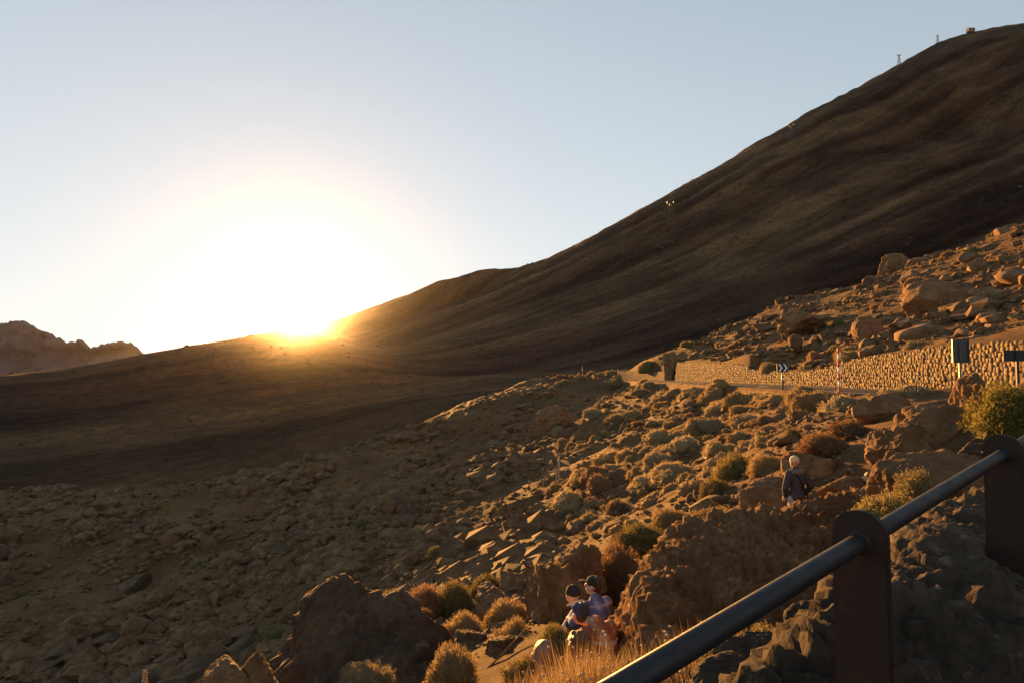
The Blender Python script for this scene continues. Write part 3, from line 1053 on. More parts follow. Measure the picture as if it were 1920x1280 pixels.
def cushion_mesh(seed, n, mat, blade=.20, width=.016, lump=.22, kind='twig', core=.80):
    """a dome about 2 wide and 1.1 high made of blades standing out of a dark core"""
    gen = np.random.default_rng(seed)
    d = gen.normal(size=(n, 3))
    d[:, 2] = np.abs(d[:, 2]) * .95 - .12
    d /= np.linalg.norm(d, axis=1)[:, None]
    off = seed * 3.7
    rad = lambda q: 1 + lump * fbm(q * 1.5 + off, 3, seed) + lump * .55 * noise(q * 4 + off, seed + 5)
    r = rad(d)[:, None]
    r = r * gen.uniform(.80, 1.04, n)[:, None]
    sc = np.array([1, 1, .98])
    tips = d * r * sc
    out = d + gen.normal(size=(n, 3)) * (.35 if kind == 'twig' else .8) + np.array([0, 0, .25])
    out /= np.linalg.norm(out, axis=1)[:, None]
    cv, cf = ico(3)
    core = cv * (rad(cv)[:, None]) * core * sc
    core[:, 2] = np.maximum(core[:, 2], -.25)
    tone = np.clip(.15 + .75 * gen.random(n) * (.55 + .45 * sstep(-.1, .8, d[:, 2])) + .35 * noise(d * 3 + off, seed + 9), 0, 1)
    return tri_cloud('foliage', tips, out, blade, width, mat, gen, (core, cf), tone)


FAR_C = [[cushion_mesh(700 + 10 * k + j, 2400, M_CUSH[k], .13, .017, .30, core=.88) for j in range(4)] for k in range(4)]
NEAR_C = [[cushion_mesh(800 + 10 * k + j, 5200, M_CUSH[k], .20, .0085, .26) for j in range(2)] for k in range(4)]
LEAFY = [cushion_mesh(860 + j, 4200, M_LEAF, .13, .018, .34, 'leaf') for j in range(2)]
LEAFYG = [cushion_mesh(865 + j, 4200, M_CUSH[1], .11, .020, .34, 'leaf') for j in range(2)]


def stems_mesh(seed):
    gen = np.random.default_rng(seed)
    n = 40
    a = gen.uniform(0, 6.28, n)
    tips = np.stack([np.cos(a) * gen.uniform(.3, .9, n), np.sin(a) * gen.uniform(.3, .9, n), gen.uniform(.15, .7, n)], 1)
    L = np.linalg.norm(tips, axis=1)
    return tri_cloud('stems', tips, tips / L[:, None], L.mean(), .022, M_STEM, gen)


STEMS = stems_mesh(5)


def flowers_mesh(seed, n, h=.28, r=.028):
    """pale seed heads on thin stalks above a cushion of radius 1"""
    gen = np.random.default_rng(seed)
    v0, f0 = ico(1)
    V, Fc = [], []
    b = 0
    for k in range(n):
        d = gen.normal(size=3); d[2] = abs(d[2]) + .35; d /= np.linalg.norm(d)
        p0 = d * .85
        p1 = p0 + (d * .6 + np.array([0, 0, .6])) * h * gen.uniform(.5, 1.2)
        s = np.cross(d, (0, 0, 1.0)) * .005 + np.array([.003, 0, 0])
        V += [p0 - s, p0 + s, p1 + s, p1 - s]; Fc += [(b, b + 1, b + 2), (b, b + 2, b + 3)]
        b += 4
        q = v0 * r * gen.uniform(.7, 1.2) * np.array([1, 1, .65]) + p1
        V += list(q); Fc += [tuple(t + b) for t in f0]
        b += len(v0)
    return mesh_np('seed_heads', np.array(V), np.array(Fc), M_HEAD, True)


FLOW = flowers_mesh(3, 26)


def shrub(px, py, Y, w, h, kind, label, near=True, flow=False, name='shrub', depth=None, sink=.1):
    """a shrub whose outline spans about w x h photo pixels, centred on (px, py)"""
    s = Y / F
    c = P(px, py + h * .5, Y)
    o = empty(name, (c[0], c[1], c[2]))
    props(o, label, 'shrub')
    W, H = w * s / 2, h * s
    if kind == 'leafy':
        me = LEAFY[len(label) % 2]
    elif kind == 'leafg':
        me = LEAFYG[len(label) % 2]
    else:
        me = (NEAR_C if near else FAR_C)[kind][len(label) % 2]
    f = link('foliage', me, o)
    f.scale = (W * .95, depth or (W + H) / 2, H * .92)
    f.rotation_euler = (0, 0, (px * 13 + py) % 6.28 if abs(W - H) < .4 * W else .3)
    st = link('stems', STEMS, o)
    st.scale = (W * .7, (W + H) / 2 * .7, H * .8)
    if flow:
        fl = link('seed_heads', FLOW, o)
        fl.scale = (W, (W + H) / 2, H)
    return o


SHRUBS = [
    (1158, 1058, 13.0, 98, 88, 2, 'dry orange-brown twiggy shrub above the cap of the plaid-shirted person'),
    (1200, 1003, 16.0, 120, 48, 1, 'dark green spreading shrub behind the top of the big outcrop'),
    (1098, 1043, 16.5, 80, 50, 1, 'yellow-green shrub left of the dry orange-brown one'),
    (1335, 968, 15.0, 92, 44, 0, 'golden dome shrub on top of the outcrop, left of the standing person'),
    (1262, 972, 17.0, 78, 44, 0, 'rusty golden shrub left of the dome shrub on the outcrop'),
    (1385, 878, 22.0, 110, 70, 1, 'largest green shrub on the slope left of the standing person'),
    (1345, 915, 20.0, 80, 44, 1, 'green shrub just below the largest green one'),
    (868, 1170, 13.0, 82, 50, 0, 'golden dome shrub right of the dark rock mass'),
    (950, 1146, 13.2, 92, 44, 0, 'golden flat-topped shrub left of the tall brown slab'),
    (962, 1186, 11.0, 80, 62, 0, 'golden-green shrub left of the seated group'),
    (846, 1246, 9.0, 100, 72, 0, 'golden dome shrub lowest at the centre bottom edge'),
    (1046, 1198, 6.6, 78, 62, 1, 'olive rounded shrub between the bald head and the denim jacket'),
    (985, 1252, 5.2, 90, 52, 1, 'green tufty shrub just left of the bald head'),
    (736, 1118, 20, 56, 36, 1, 'small olive shrub behind the right shoulder of the dark rock mass'),
    (800, 1122, 18.5, 66, 56, 2, 'brown shrub right of the small olive one above the dark rock'),
    (856, 1116, 18.5, 76, 62, 1, 'broad olive shrub in the shaded hollow at centre'),
    (914, 1098, 19.5, 74, 52, 1, 'olive shrub at the right end of the shaded hollow'),
    (790, 1150, 17.0, 44, 24, 2, 'low brown shrub directly on the right edge of the dark rock mass'),
    (690, 1262, 9.6, 110, 46, 3, 'grey-brown dome shrub at the bottom edge under the dark rock mass'),
    (1042, 1070, 12.2, 46, 40, 0, 'golden tuft growing on top of the tall brown slab'),
    (1592, 762, 27, 118, 66, 3, 'large grey-green mound shrub below the striped pole'),
    (1700, 742, 25, 125, 58, 3, 'broad grey-green mound shrub in front of the wall, left of the tall sign'),
    (1765, 752, 24, 70, 34, 3, 'low dark mound shrub at the foot of the tall sign'),
    (1520, 746, 33, 62, 40, 0, 'rounded golden shrub right of the chevron sign'),
    (1733, 775, 16, 74, 36, 2, 'rust-coloured shrub below the grey-green mound, above the cracked block'),
    (1596, 802, 19, 100, 40, 2, 'rust-brown shrub left of the bright-edged brown boulder'),
    (1545, 828, 18, 90, 42, 2, 'dull red shrub above the trail, behind the standing person'),
    (1488, 815, 23, 34, 34, 1, 'small round dark-green shrub above the standing person'),
    (1440, 868, 20, 84, 40, 0, 'golden shrub left of the head of the standing person'),
    (1530, 848, 18.5, 100, 36, 2, 'brown shrub behind the shoulders of the standing person'),
    (1296, 732, 74, 62, 46, 0, 'tall pale cushion shrub against the middle of the wall'),
    (1440, 735, 52, 66, 26, 0, 'golden shrub left of the chevron sign'),
    (1380, 748, 50, 60, 30, 0, 'pale shrub two left of the chevron sign'),
    (1100, 905, 42, 26, 22, 2, 'small rust shrub beside the pale dead stalks on the slope'),
    (1295, 552, 126, 2, 2, 0, None),
    (1565, 552, 107, 80, 20, 1, 'dark green shrub strip on the hill crest above the chevron sign'),
    (1775, 480, 96, 46, 24, 1, 'yellow-green shrub on the crest above the broad rough boulder'),
    (1870, 440, 90, 40, 20, 1, 'yellow-green shrub on the crest left of the blocky boulder'),
    (1718, 650, 46, 60, 26, 0, 'golden shrub overhanging the wall left of the tall sign'),
    (1600, 666, 54, 60, 30, 0, 'golden shrub behind the striped pole, on top of the wall'),
    (1440, 685, 68, 34, 20, 0, 'golden shrub on the wall top left of the chevron panel'),
    (1515, 688, 62, 44, 26, 0, 'golden shrub on the wall top right of the chevron panel'),
    (1400, 700, 70, 10, 6, 0, None),
    (1215, 684, 125, 44, 22, 1, 'dark bushy shrub on top of the short far wall'),
]
for q in SHRUBS:
    if q[6]:
        shrub(*q[:7], near=q[2] < 24)
shrub(1672, 962, 5.6, 135, 92, 'leafg', 'flowering yellow-green cushion between the two railing posts', flow=True, name='flowering_cushion')
shrub(1712, 903, 7.4, 52, 62, 'leafg', 'small flowering plant in the cleft right of the pointed rock', flow=True, name='flowering_cushion')
shrub(1650, 905, 9.6, 34, 40, 'leafg', 'tiny leafy plant beside the half-hidden face', flow=True, name='flowering_cushion')
shrub(1895, 752, 9.0, 130, 100, 'leafy', 'large leafy green bush at the right edge under the dark sign', name='leafy_bush')
shrub(1448, 1204, 2.75, 92, 56, 'leafg', 'flowering cushion nearest the rounded boulder left of the near post', flow=True, name='flowering_cushion')
shrub(1362, 1232, 2.55, 96, 80, 'leafg', 'flowering cushion below the rail at the bottom edge', flow=True, name='flowering_cushion')
shrub(1740, 1000, 4.6, 120, 60, 'leafg', 'shaded leafy plant in the hollow behind the rail', name='leafy_plant')

# countless look-alikes: rounded cushions all over the slope
gc = np.random.default_rng(77)


def scatter_shrubs(n, xs, ys, smin, smax, label, group, kinds, pw=1.6, name='cushion_shrub'):
    zs = near_h(xs, ys)
    for x, y, z in zip(xs[:n], ys[:n], zs[:n]):
        s = smin + (smax - smin) * gc.random() ** pw
        k = kinds[gc.integers(len(kinds))]
        o = link(name, FAR_C[k][gc.integers(4)])
        o.location = (x, y, z - s * .08)
        o.scale = (s * gc.uniform(.8, 1.3), s * gc.uniform(.8, 1.3), s * gc.uniform(.7, 1.0))
        o.rotation_euler = (0, 0, gc.uniform(0, 6.3))
        props(o, label, 'shrub', group)


xs, ys = in_view(3600, 24, 150, .05, .46, gc, .75)
den = noise(np.stack([xs / 9, ys / 12, xs * 0], 1), 90)
k = (xs < 17.2) & (xs > 2.5 + (ys - 30) * .02) & (den > -.25)
scatter_shrubs(200, xs[k], ys[k], .22, 1.15, 'rounded dry cushion shrub on the sunlit slope below the road', 'cushion shrubs below the road', [0, 0, 0, 2, 3, 3], 2.2)
xs = gc.uniform(15.8, 18.1, 60); ys = 38 * (3.3 ** gc.random(60))
scatter_shrubs(45, xs, ys, .5, 1.5, 'pale cushion shrub lining the near edge of the road', 'cushion shrubs along the road edge', [0, 0, 3], 1.0)
xs, ys = in_view(900, 45, 150, .2, .80, gc, .9)
k = (xs > 27)
scatter_shrubs(55, xs[k], ys[k], .4, 1.5, 'small golden shrub on the rocky hill above the wall', 'shrubs on the hill above the wall', [0, 0, 2, 1])
xs, ys = in_view(300, 24, 90, -.75, .0, gc, .8)
scatter_shrubs(70, xs, ys, .25, .9, 'dull low shrub on the shadowed slope at left', 'shrubs on the shadowed slope', [3, 2, 1], name='low_shrub')


# tussocks between them, too many and too small to pick out
def tussocks(name, n, lo, hi, u0, u1, keep, smin, smax, kind, seed):
    gen = np.random.default_rng(seed)
    xs, ys = in_view(n, lo, hi, u0, u1, gen, .8)
    k = keep(xs, ys) & (noise(np.stack([xs / 7, ys / 9, xs * 0], 1), 90) > -.3)
    xs, ys = xs[k], ys[k]
    zs = near_h(xs, ys)
    proto = cushion_mesh(seed, 220, M_CUSH[kind], .22, .035, .3, core=.8)
    nv = len(proto.vertices); co = np.empty(nv * 3); proto.vertices.foreach_get('co', co); co = co.reshape(-1, 3)
    fc = np.array([p.vertices[:] for p in proto.polygons])
    tn = np.empty(nv); proto.attributes['tone'].data.foreach_get('value', tn)
    m = len(xs)
    s = smin + (smax - smin) * gen.random(m) ** 2
    a = gen.uniform(0, 6.28, m)
    c, sn = np.cos(a)[:, None], np.sin(a)[:, None]
    V = np.stack([(co[:, 0] * c - co[:, 1] * sn), (co[:, 0] * sn + co[:, 1] * c), np.broadcast_to(co[:, 2] * .8, (m, nv))], -1) * s[:, None, None]
    V += np.stack([xs, ys, zs], 1)[:, None, :]
    me = mesh_np(name, V.reshape(-1, 3), (fc[None] + (np.arange(m) * nv)[:, None, None]).reshape(-1, 3), M_CUSH[kind])
    me.attributes.new('tone', 'FLOAT', 'POINT').data.foreach_set('value', np.tile(tn, m).astype(np.float32))
    props(link(name, me), kind='stuff')


tussocks('tussocks', 1100, 16, 140, .0, .46, lambda x, y: x < 17.3, .14, .5, 0, 41)
tussocks('tussocks', 420, 42, 180, .13, .8, lambda x, y: x > 26.6, .2, .6, 0, 42)
tussocks('tussocks', 260, 14, 90, -.8, .0, lambda x, y: x < 20, .1, .4, 3, 43)


# ------------------------------------------------------------------ dry grass with seed heads, bottom centre
def grass(name, n, heads, xr, yr, hmin, hmax, seed, wid=.0035):
    gen = np.random.default_rng(seed)
    x, y = gen.uniform(*xr, n), gen.uniform(*yr, n)
    z = near_h(x, y)
    keep = z > -2.75
    x, y, z = x[keep], y[keep], z[keep]
    n = len(x)
    h = gen.uniform(hmin, hmax, n) * (.75 + .35 * noise(np.stack([x * 3, y * 3, x * 0], 1), seed))
    lean = gen.normal(size=(n, 2)) * .16 + np.array([.05, -.03])
    p0 = np.stack([x, y, z - .02], 1)
    p1 = p0 + np.stack([lean[:, 0] * h * .35, lean[:, 1] * h * .35, h * .55], 1)
    p2 = p0 + np.stack([lean[:, 0] * h, lean[:, 1] * h, h], 1)
    a = gen.uniform(0, 3.14, n)
    s = np.stack([np.cos(a), np.sin(a), a * 0], 1) * wid
    V = np.stack([p0 - s, p0 + s, p1 + s * .8, p1 - s * .8, p2 + s * .3], 1).reshape(-1, 3)
    i = (np.arange(n) * 5)[:, None, None]
    Fc = (i + np.array([[0, 1, 2], [0, 2, 3], [3, 2, 4]])[None]).reshape(-1, 3)
    T = np.repeat(gen.random(n), 5)
    me = mesh_np(name, V, Fc, M_GRASS)
    me.attributes.new('tone', 'FLOAT', 'POINT').data.foreach_set('value', T.astype(np.float32))
    me.materials.append(M_HEAD)
    o = props(link(name, me), 'dry golden grass at the bottom edge in front of the seated group', kind='stuff')
    idx = gen.choice(n, min(heads, n), replace=False)
    v0, f0 = ico(1)
    r = gen.uniform(.006, .012, len(idx))
    HV = (v0[None] * r[:, None, None] * np.array([1, 1, .8]) + p2[idx][:, None, :]).reshape(-1, 3)
    HF = (f0[None] + (np.arange(len(idx)) * len(v0))[:, None, None]).reshape(-1, 3)
    hd = link('seed_heads', mesh_np('seed_heads', HV, HF, M_HEAD, True), o)
    props(hd, kind='stuff')


grass('dry_grass', 48000, 1300, (-.8, 1.5), (2.9, 4.75), .32, .62, 5)

# ------------------------------------------------------------------ dead stalks and branches
M_DEAD = plain_mat('bleached_wood', (.36, .26, .16), .8, .1, .3, 30)


def tube(pts, radii, seg=7):
    pts = [np.array(p, float) for p in pts]
    V, Fc = [], []
    for i, p in enumerate(pts):
        t = pts[min(i + 1, len(pts) - 1)] - pts[max(i - 1, 0)]
        t /= np.linalg.norm(t)
        u = np.cross(t, (0, 0, 1.0) if abs(t[2]) < .9 else (1.0, 0, 0)); u /= np.linalg.norm(u)
        w = np.cross(t, u)
        for k in range(seg):
            a = 2 * math.pi * k / seg
            V.append(p + (u * math.cos(a) + w * math.sin(a)) * radii[i])
    n = len(pts)
    for i in range(n - 1):
        for k in range(seg):
            k2 = (k + 1) % seg
            Fc.append((i * seg + k, i * seg + k2, (i + 1) * seg + k2)); Fc.append((i * seg + k, (i + 1) * seg + k2, (i + 1) * seg + k))
    V += [pts[0], pts[-1]]
    for k in range(seg):
        k2 = (k + 1) % seg
        Fc.append((len(V) - 2, k2, k)); Fc.append((len(V) - 1, (n - 1) * seg + k, (n - 1) * seg + k2))
    return np.array(V), np.array(Fc)


def stalk(name, pxs, Y, r0, r1, label, cat='dead branch', mat=None, seg=7):
    pts = [P(x, y, Y + dy) for x, y, dy in pxs]
    v, f = tube(pts, np.linspace(r0, r1, len(pts)), seg)
    o = link(name, mesh_np(name, v, f, mat or M_DEAD, True))
    props(o, label, cat)
    return o


stalk('dead_branch', [(1655, 862, 0), (1640, 842, -.2), (1622, 828, -.4), (1606, 818, -.5)], 15.5, .06, .012, 'bleached dead branch slanting over the trail left of the upright block')
stalk('dead_branch', [(1652, 860, 0), (1650, 845, .1), (1644, 836, .1)], 15.4, .07, .05, 'short broken stump at the foot of the bleached branch')
stalk('flower_stalk', [(1047, 905, 0), (1048, 890, 0), (1048, 872, 0), (1047, 860, 0)], 42, .02, .09, 'tallest pale dried flower spike on the slope at centre', 'flower stalk')
stalk('flower_stalk', [(1043, 912, 0), (1043, 895, 0), (1043, 878, 0)], 41, .03, .045, 'shorter pale dried stalk beside the tallest flower spike', 'flower stalk')
stalk('flower_stalk', [(1018, 912, 0), (1021, 893, 0), (1030, 884, 0), (1048, 882, 0), (1068, 876, 0)], 41.5, .035, .03, 'bent pale stalk arching behind the two upright flower spikes', 'flower stalk')
stalk('dead_branch', [(905, 1262, 0), (945, 1222, .2), (975, 1190, .5), (990, 1172, .7)], 9.6, .014, .008, 'thin dark stick leaning among the golden shrubs at lower centre', mat=M_STEM)
stalk('dead_branch', [(1175, 780, 0), (1165, 796, 0), (1160, 812, 0)], 60, .03, .02, 'thin pale stalk on the cushion shrub slope below the short wall')


def seed_spike():
    c = P(271, 1300, 8.0)
    o = empty('seed_spike', c)
    props(o, 'bright cream seed spike poking up at the bottom edge, far left', 'plant')
    v, f = tube([(0, 0, -1.0), (0, 0, .2)], [.012, .008])
    link('stalk', mesh_np('stalk', v, f, M_DEAD, True), o)
    gen = np.random.default_rng(8)
    VV, FF = [], []
    v0, f0 = ico(1)
    for k in range(34):
        t = k / 33.0
        a = k * 2.4
        rr = .03 * (1 - .5 * t)
        VV.append(v0 * gen.uniform(.012, .02) + np.array([math.cos(a) * rr, math.sin(a) * rr, .26 * t])); FF.append(f0 + k * len(v0))
    link('seed_head', mesh_np('seed_head', np.concatenate(VV), np.concatenate(FF), M_HEAD, True), o)


seed_spike()


# ================================================================== MADE THINGS
def worn_metal(name, paint, rust, amt, rough):
    m, nt, b = new_mat(name, rough, .35)
    n1, n2 = tex(nt, 14, 8, .7), tex(nt, 90, 6, .7)
    k = ramp(nt, n1, [(amt, (0, 0, 0)), (amt + .1, (1, 1, 1))])
    col = mixc(nt, k, paint, rust)
    col = mixc(nt, .6, col, ramp(nt, n2, [(.3, (.45, .45, .45)), (.7, (1.2, 1.2, 1.2))]), 'MULTIPLY')
    nt.links.new(col, b.inputs['Base Color'])
    nt.links.new(ramp(nt, n1, [(.3, (rough - .15,) * 3), (.7, (rough + .2,) * 3)]), b.inputs['Roughness'])
    bump(nt, b, n2, .5, .0012)
    return m


M_POST = worn_metal('brown_painted_steel', (.020, .0085, .0045), (.045, .016, .006), .55, .6)
M_RAIL = worn_metal('dark_painted_tube', (.017, .017, .019), (.032, .02, .013), .60, .48)
M_GALV = plain_mat('galvanised_steel', (.20, .19, .18), .5, .5, .2, 12, .6)
M_SIGNBACK = plain_mat('sign_back', (.075, .07, .068), .55, .4, .2, 6, .3)
M_DKSIGN = plain_mat('dark_sign_back', (.03, .035, .028), .6, .3, .2, 6)
M_BLACK = plain_mat('black_paint', (.02, .02, .022), .5, .4, .1, 6)
M_WHITE = plain_mat('white_paint', (.75, .74, .72), .5, .4, .08, 6)
M_RED = plain_mat('red_paint', (.55, .04, .025), .5, .4, .12, 6)
M_TOWER = plain_mat('tower_steel', (.075, .07, .068), .6, .3, .2, .2)
M_HUT = plain_mat('hut_wall', (.16, .13, .11), .9, .1, .2, .3)


def box(bm, c, s, rz=0.0):
    r = bmesh.ops.create_cube(bm, size=1.0)
    M = Matrix.Translation(c) @ Matrix.Rotation(rz, 4, 'Z') @ Matrix.Diagonal((*s, 1))
    bmesh.ops.transform(bm, matrix=M, verts=r['verts'])
    return r['verts']


# ------------------------------------------------------------------ railing
RP = [np.array([.776, 1.54, -.367]), np.array([1.715, 2.40, -.272])]
rdir = RP[1] - RP[0]
rstep = rdir.copy()
rdir_u = rdir / np.linalg.norm(rdir)
yaw = math.atan2(rdir[1], rdir[0])
railing = empty('railing', (RP[0][0], RP[0][1], -.86))
props(railing, 'dark tubular handrail on two brown round-topped posts, lower right', 'railing')
R0 = np.array(railing.location)


def post(c, top_r, bottom):
    """flat bar with half-round head and a hole for the tube; local x = along rail"""
    bm = bmesh.new()
    w, t = .058, .011
    hole_r = .0235
    n = 28
    outer, inner = [], []
    for k in range(n + 1):
        a = math.pi * k / n
        outer.append((w * math.cos(a), w * math.sin(a) + .012))
    outer += [(-w, -bottom), (w, -bottom)]
    # ring of the hole matched to the outline by angle
    for (y, z) in outer:
        a = math.atan2(z, y)
        inner.append((hole_r * math.cos(a), hole_r * math.sin(a)))
    m = len(outer)
    vo = [[bm.verts.new((x, y, z)) for (y, z) in outer] for x in (-t, t)]
    vi = [[bm.verts.new((x, y, z)) for (y, z) in inner] for x in (-t, t)]
    for k in range(m):
        k2 = (k + 1) % m
        bm.faces.new((vo[0][k], vo[0][k2], vi[0][k2], vi[0][k]))
        bm.faces.new((vo[1][k2], vo[1][k], vi[1][k], vi[1][k2]))
        bm.faces.new((vo[0][k2], vo[0][k], vo[1][k], vo[1][k2]))
        bm.faces.new((vi[0][k], vi[0][k2], vi[1][k2], vi[1][k]))
    bmesh.ops.recalc_face_normals(bm, faces=bm.faces)
    edges = [e for e in bm.edges if len(e.link_faces) == 2 and e.calc_face_angle() > 1.0]
    bmesh.ops.bevel(bm, geom=edges, offset=.0022, segments=2, affect='EDGES')
    o = link('post', bm_mesh('post', bm, M_POST), railing)
    o.location = Vector(c) - railing.location
    o.rotation_euler = (0, 0, yaw)
    # weld collar round the tube
    v, f = tube([(-t - .006, 0, 0), (t + .006, 0, 0)], [.027, .027], 20)
    cl = link('collar', mesh_np('collar', v, f, M_POST, True), o)
    return o


post(RP[0], 0, .62)
post(RP[1], 0, .62)
a0, a1 = RP[0] - rdir_u * 1.6, RP[1] + rdir_u * 1.6
v, f = tube([a0 - R0, RP[0] - R0, RP[1] - R0, a1 - R0], [.0205] * 4, 32)
link('handrail', mesh_np('handrail', v, f, M_RAIL, True), railing)

# ------------------------------------------------------------------ signs
def sign_root(name, px, Y, X, label, cat='road sign'):
    z = float(near_h(np.array([X]), np.array([Y]), True)[0])
    o = empty(name, (X, Y, z - .05))
    props(o, label, cat)
    return o


# chevron sign: black panel, two white arrowheads pointing right
Y = 47.0; X = P(1467, 690, Y)[0]
cs = sign_root('chevron_sign', 1467, Y, X, 'black road sign with two white arrowheads pointing right')
zc = P(1467, 689, Y)[2] - cs.location.z
bm = bmesh.new(); box(bm, (0, 0, zc), (.76, .03, .62)); bmesh.ops.bevel(bm, geom=bm.edges[:], offset=.008, segments=1, affect='EDGES')
pn = link('panel', bm_mesh('panel', bm, M_BLACK), cs)
for k in range(2):
    x0 = -.30 + k * .34
    pts = [(x0, .27), (x0 + .13, .27), (x0 + .31, 0), (x0 + .13, -.27), (x0, -.27), (x0 + .18, 0)]
    bm = bmesh.new()
    fr = [bm.verts.new((x, -.021, zc + z)) for x, z in pts]; bk = [bm.verts.new((x, -.012, zc + z)) for x, z in pts]
    for (a, b_, c_, d) in ((0, 1, 2, 5), (5, 2, 3, 4)):
        bm.faces.new((fr[a], fr[b_], fr[c_], fr[d]))
    for k2 in range(6):
        bm.faces.new((fr[k2], bk[k2], bk[(k2 + 1) % 6], fr[(k2 + 1) % 6]))
    bmesh.ops.recalc_face_normals(bm, faces=bm.faces)
    link('arrowhead', bm_mesh('arrowhead', bm, M_WHITE), pn)
v, f = tube([(.0, .05, -.2), (-.02, .05, zc + .2)], [.045, .045], 10)
link('post', mesh_np('post', v, f, M_GALV, True), cs)
v, f = tube([(.25, .45, -.2), (.02, .08, zc - .3)], [.03, .03], 8)
link('brace', mesh_np('brace', v, f, M_GALV, True), cs)


def snow_pole(px, ytop, ybot, Y, label, bands, group=None):
    c0 = P(px, ybot, Y); c1 = P(px, ytop, Y)
    gz = float(near_h(np.array([c0[0]]), np.array([Y]))[0])
    z0 = min(gz, c0[2])
    o = empty('snow_pole', (c0[0], Y, z0))
    props(o, label, 'marker pole', group)
    H = c1[2] - z0
    for k in range(bands):
        a, b_ = H * k / bands, H * (k + 1) / bands
        v, f = tube([(0, 0, a - (.2 if k == 0 else 0)), (0, 0, b_)], [.055, .055], 12)
        red = (bands - 1 - k) % 2 == 0
        link('band', mesh_np('band', v, f, M_RED if red else M_WHITE, True), o)


snow_pole(1573.5, 650, 737, 38.0, 'red and white striped snow pole in front of the stone wall', 7)
snow_pole(1159, 691, 708, 117, 'small distant striped pole at the left end of the short wall', 5)
snow_pole(1092, 686, 710, 150, 'farthest striped pole, left of the short wall', 5)

# tall rectangular sign seen from behind
Y = 27.0; X = P(1801, 700, Y)[0]
ts = sign_root('road_sign', 1801, Y, X, 'tall grey rectangular road sign seen from behind, before the wall')
zb, zt = P(1801, 680, Y)[2] - ts.location.z, P(1801, 636, Y)[2] - ts.location.z
bm = bmesh.new(); box(bm, (0, 0, (zb + zt) / 2), (.60, .02, zt - zb))
pn = link('panel', bm_mesh('panel', bm, M_SIGNBACK), ts); pn.rotation_euler = (0, 0, -.12)
for nm, xx, ww in (('edge_flange', -.302, .012), ('edge_flange', .302, .012), ('channel', .0, .09)):
    bm = bmesh.new(); box(bm, (xx, -.05 if nm == 'edge_flange' else -.035, (zb + zt) / 2), (ww, .09 if nm == 'edge_flange' else .05, zt - zb - .02))
    link(nm, bm_mesh(nm, bm, M_SIGNBACK), pn)
bm = bmesh.new(); box(bm, (0, .03, zt / 2 - .15), (.085, .05, zt + .3))
link('post', bm_mesh('post', bm, M_GALV), ts)

# dark board at the right edge
Y = 22.0; X = P(1906, 700, Y)[0]
ds = sign_root('road_sign', 1906, Y, X, 'dark wide direction sign seen from behind at the right edge')
zb, zt = P(1906, 677, Y)[2] - ds.location.z, P(1906, 656, Y)[2] - ds.location.z
bm = bmesh.new(); box(bm, (.12, 0, (zb + zt) / 2), (1.05, .03, zt - zb)); bmesh.ops.bevel(bm, geom=bm.edges[:], offset=.006, segments=1, affect='EDGES')
link('panel', bm_mesh('panel', bm, M_DKSIGN), ds)
bm = bmesh.new(); box(bm, (0, -.045, zt / 2 - .2), (.085, .06, zt + .3))
link('post', bm_mesh('post', bm, M_DKSIGN), ds)

# guard rail where the road bends away
gr = empty('guard_rail', (ROAD_L + .2, 122, float(road_z(122))))
props(gr, 'low grey guard rail along the far road edge beside the distant poles', 'guard rail')
bm = bmesh.new()
pts = [(0, 0), (-.4, 18), (-2.2, 34), (-6, 48)]
for i in range(3):
    for zz, dx in ((.50, 0), (.60, .03), (.70, 0)):
        pass
prof = [(0, .48), (-.05, .54), (0, .60), (-.05, .66), (0, .72)]
rows = [[bm.verts.new((x + dx, y, z)) for dx, z in prof] for x, y in pts]
for i in range(3):
    for k in range(4):
        bm.faces.new((rows[i][k], rows[i][k + 1], rows[i + 1][k + 1], rows[i + 1][k]))
bmesh.ops.solidify(bm, geom=bm.faces[:], thickness=.01)
link('beam', bm_mesh('beam', bm, M_GALV), gr)
for i in range(13):
    y = i * 4.0
    x = float(np.interp(y, [p[1] for p in pts], [p[0] for p in pts]))
    bm = bmesh.new(); box(bm, (x + .09, y, .2), (.08, .1, 1.1))
    link('post', bm_mesh('post', bm, M_GALV), gr)


# ------------------------------------------------------------------ cable car towers and the hut on the volcano
def far_at(x, y):
    a, b = np.array([x], float), np.array([y], float)
    z, _, _ = far_h(a, b)
    return float(far_trim(a, b, z, CORR)[0])


def hit_far(px, py, y0=300, y1=1700):
    prev = None
    for Y in np.arange(y0, y1, 4.0):
        p = P(px, py, Y)
        if p[2] < far_at(p[0], p[1]):
            return p
    return P(px, py, 1500)


def bar(p, q, r=.35):
    return tube([p, q], [r, r], 5)


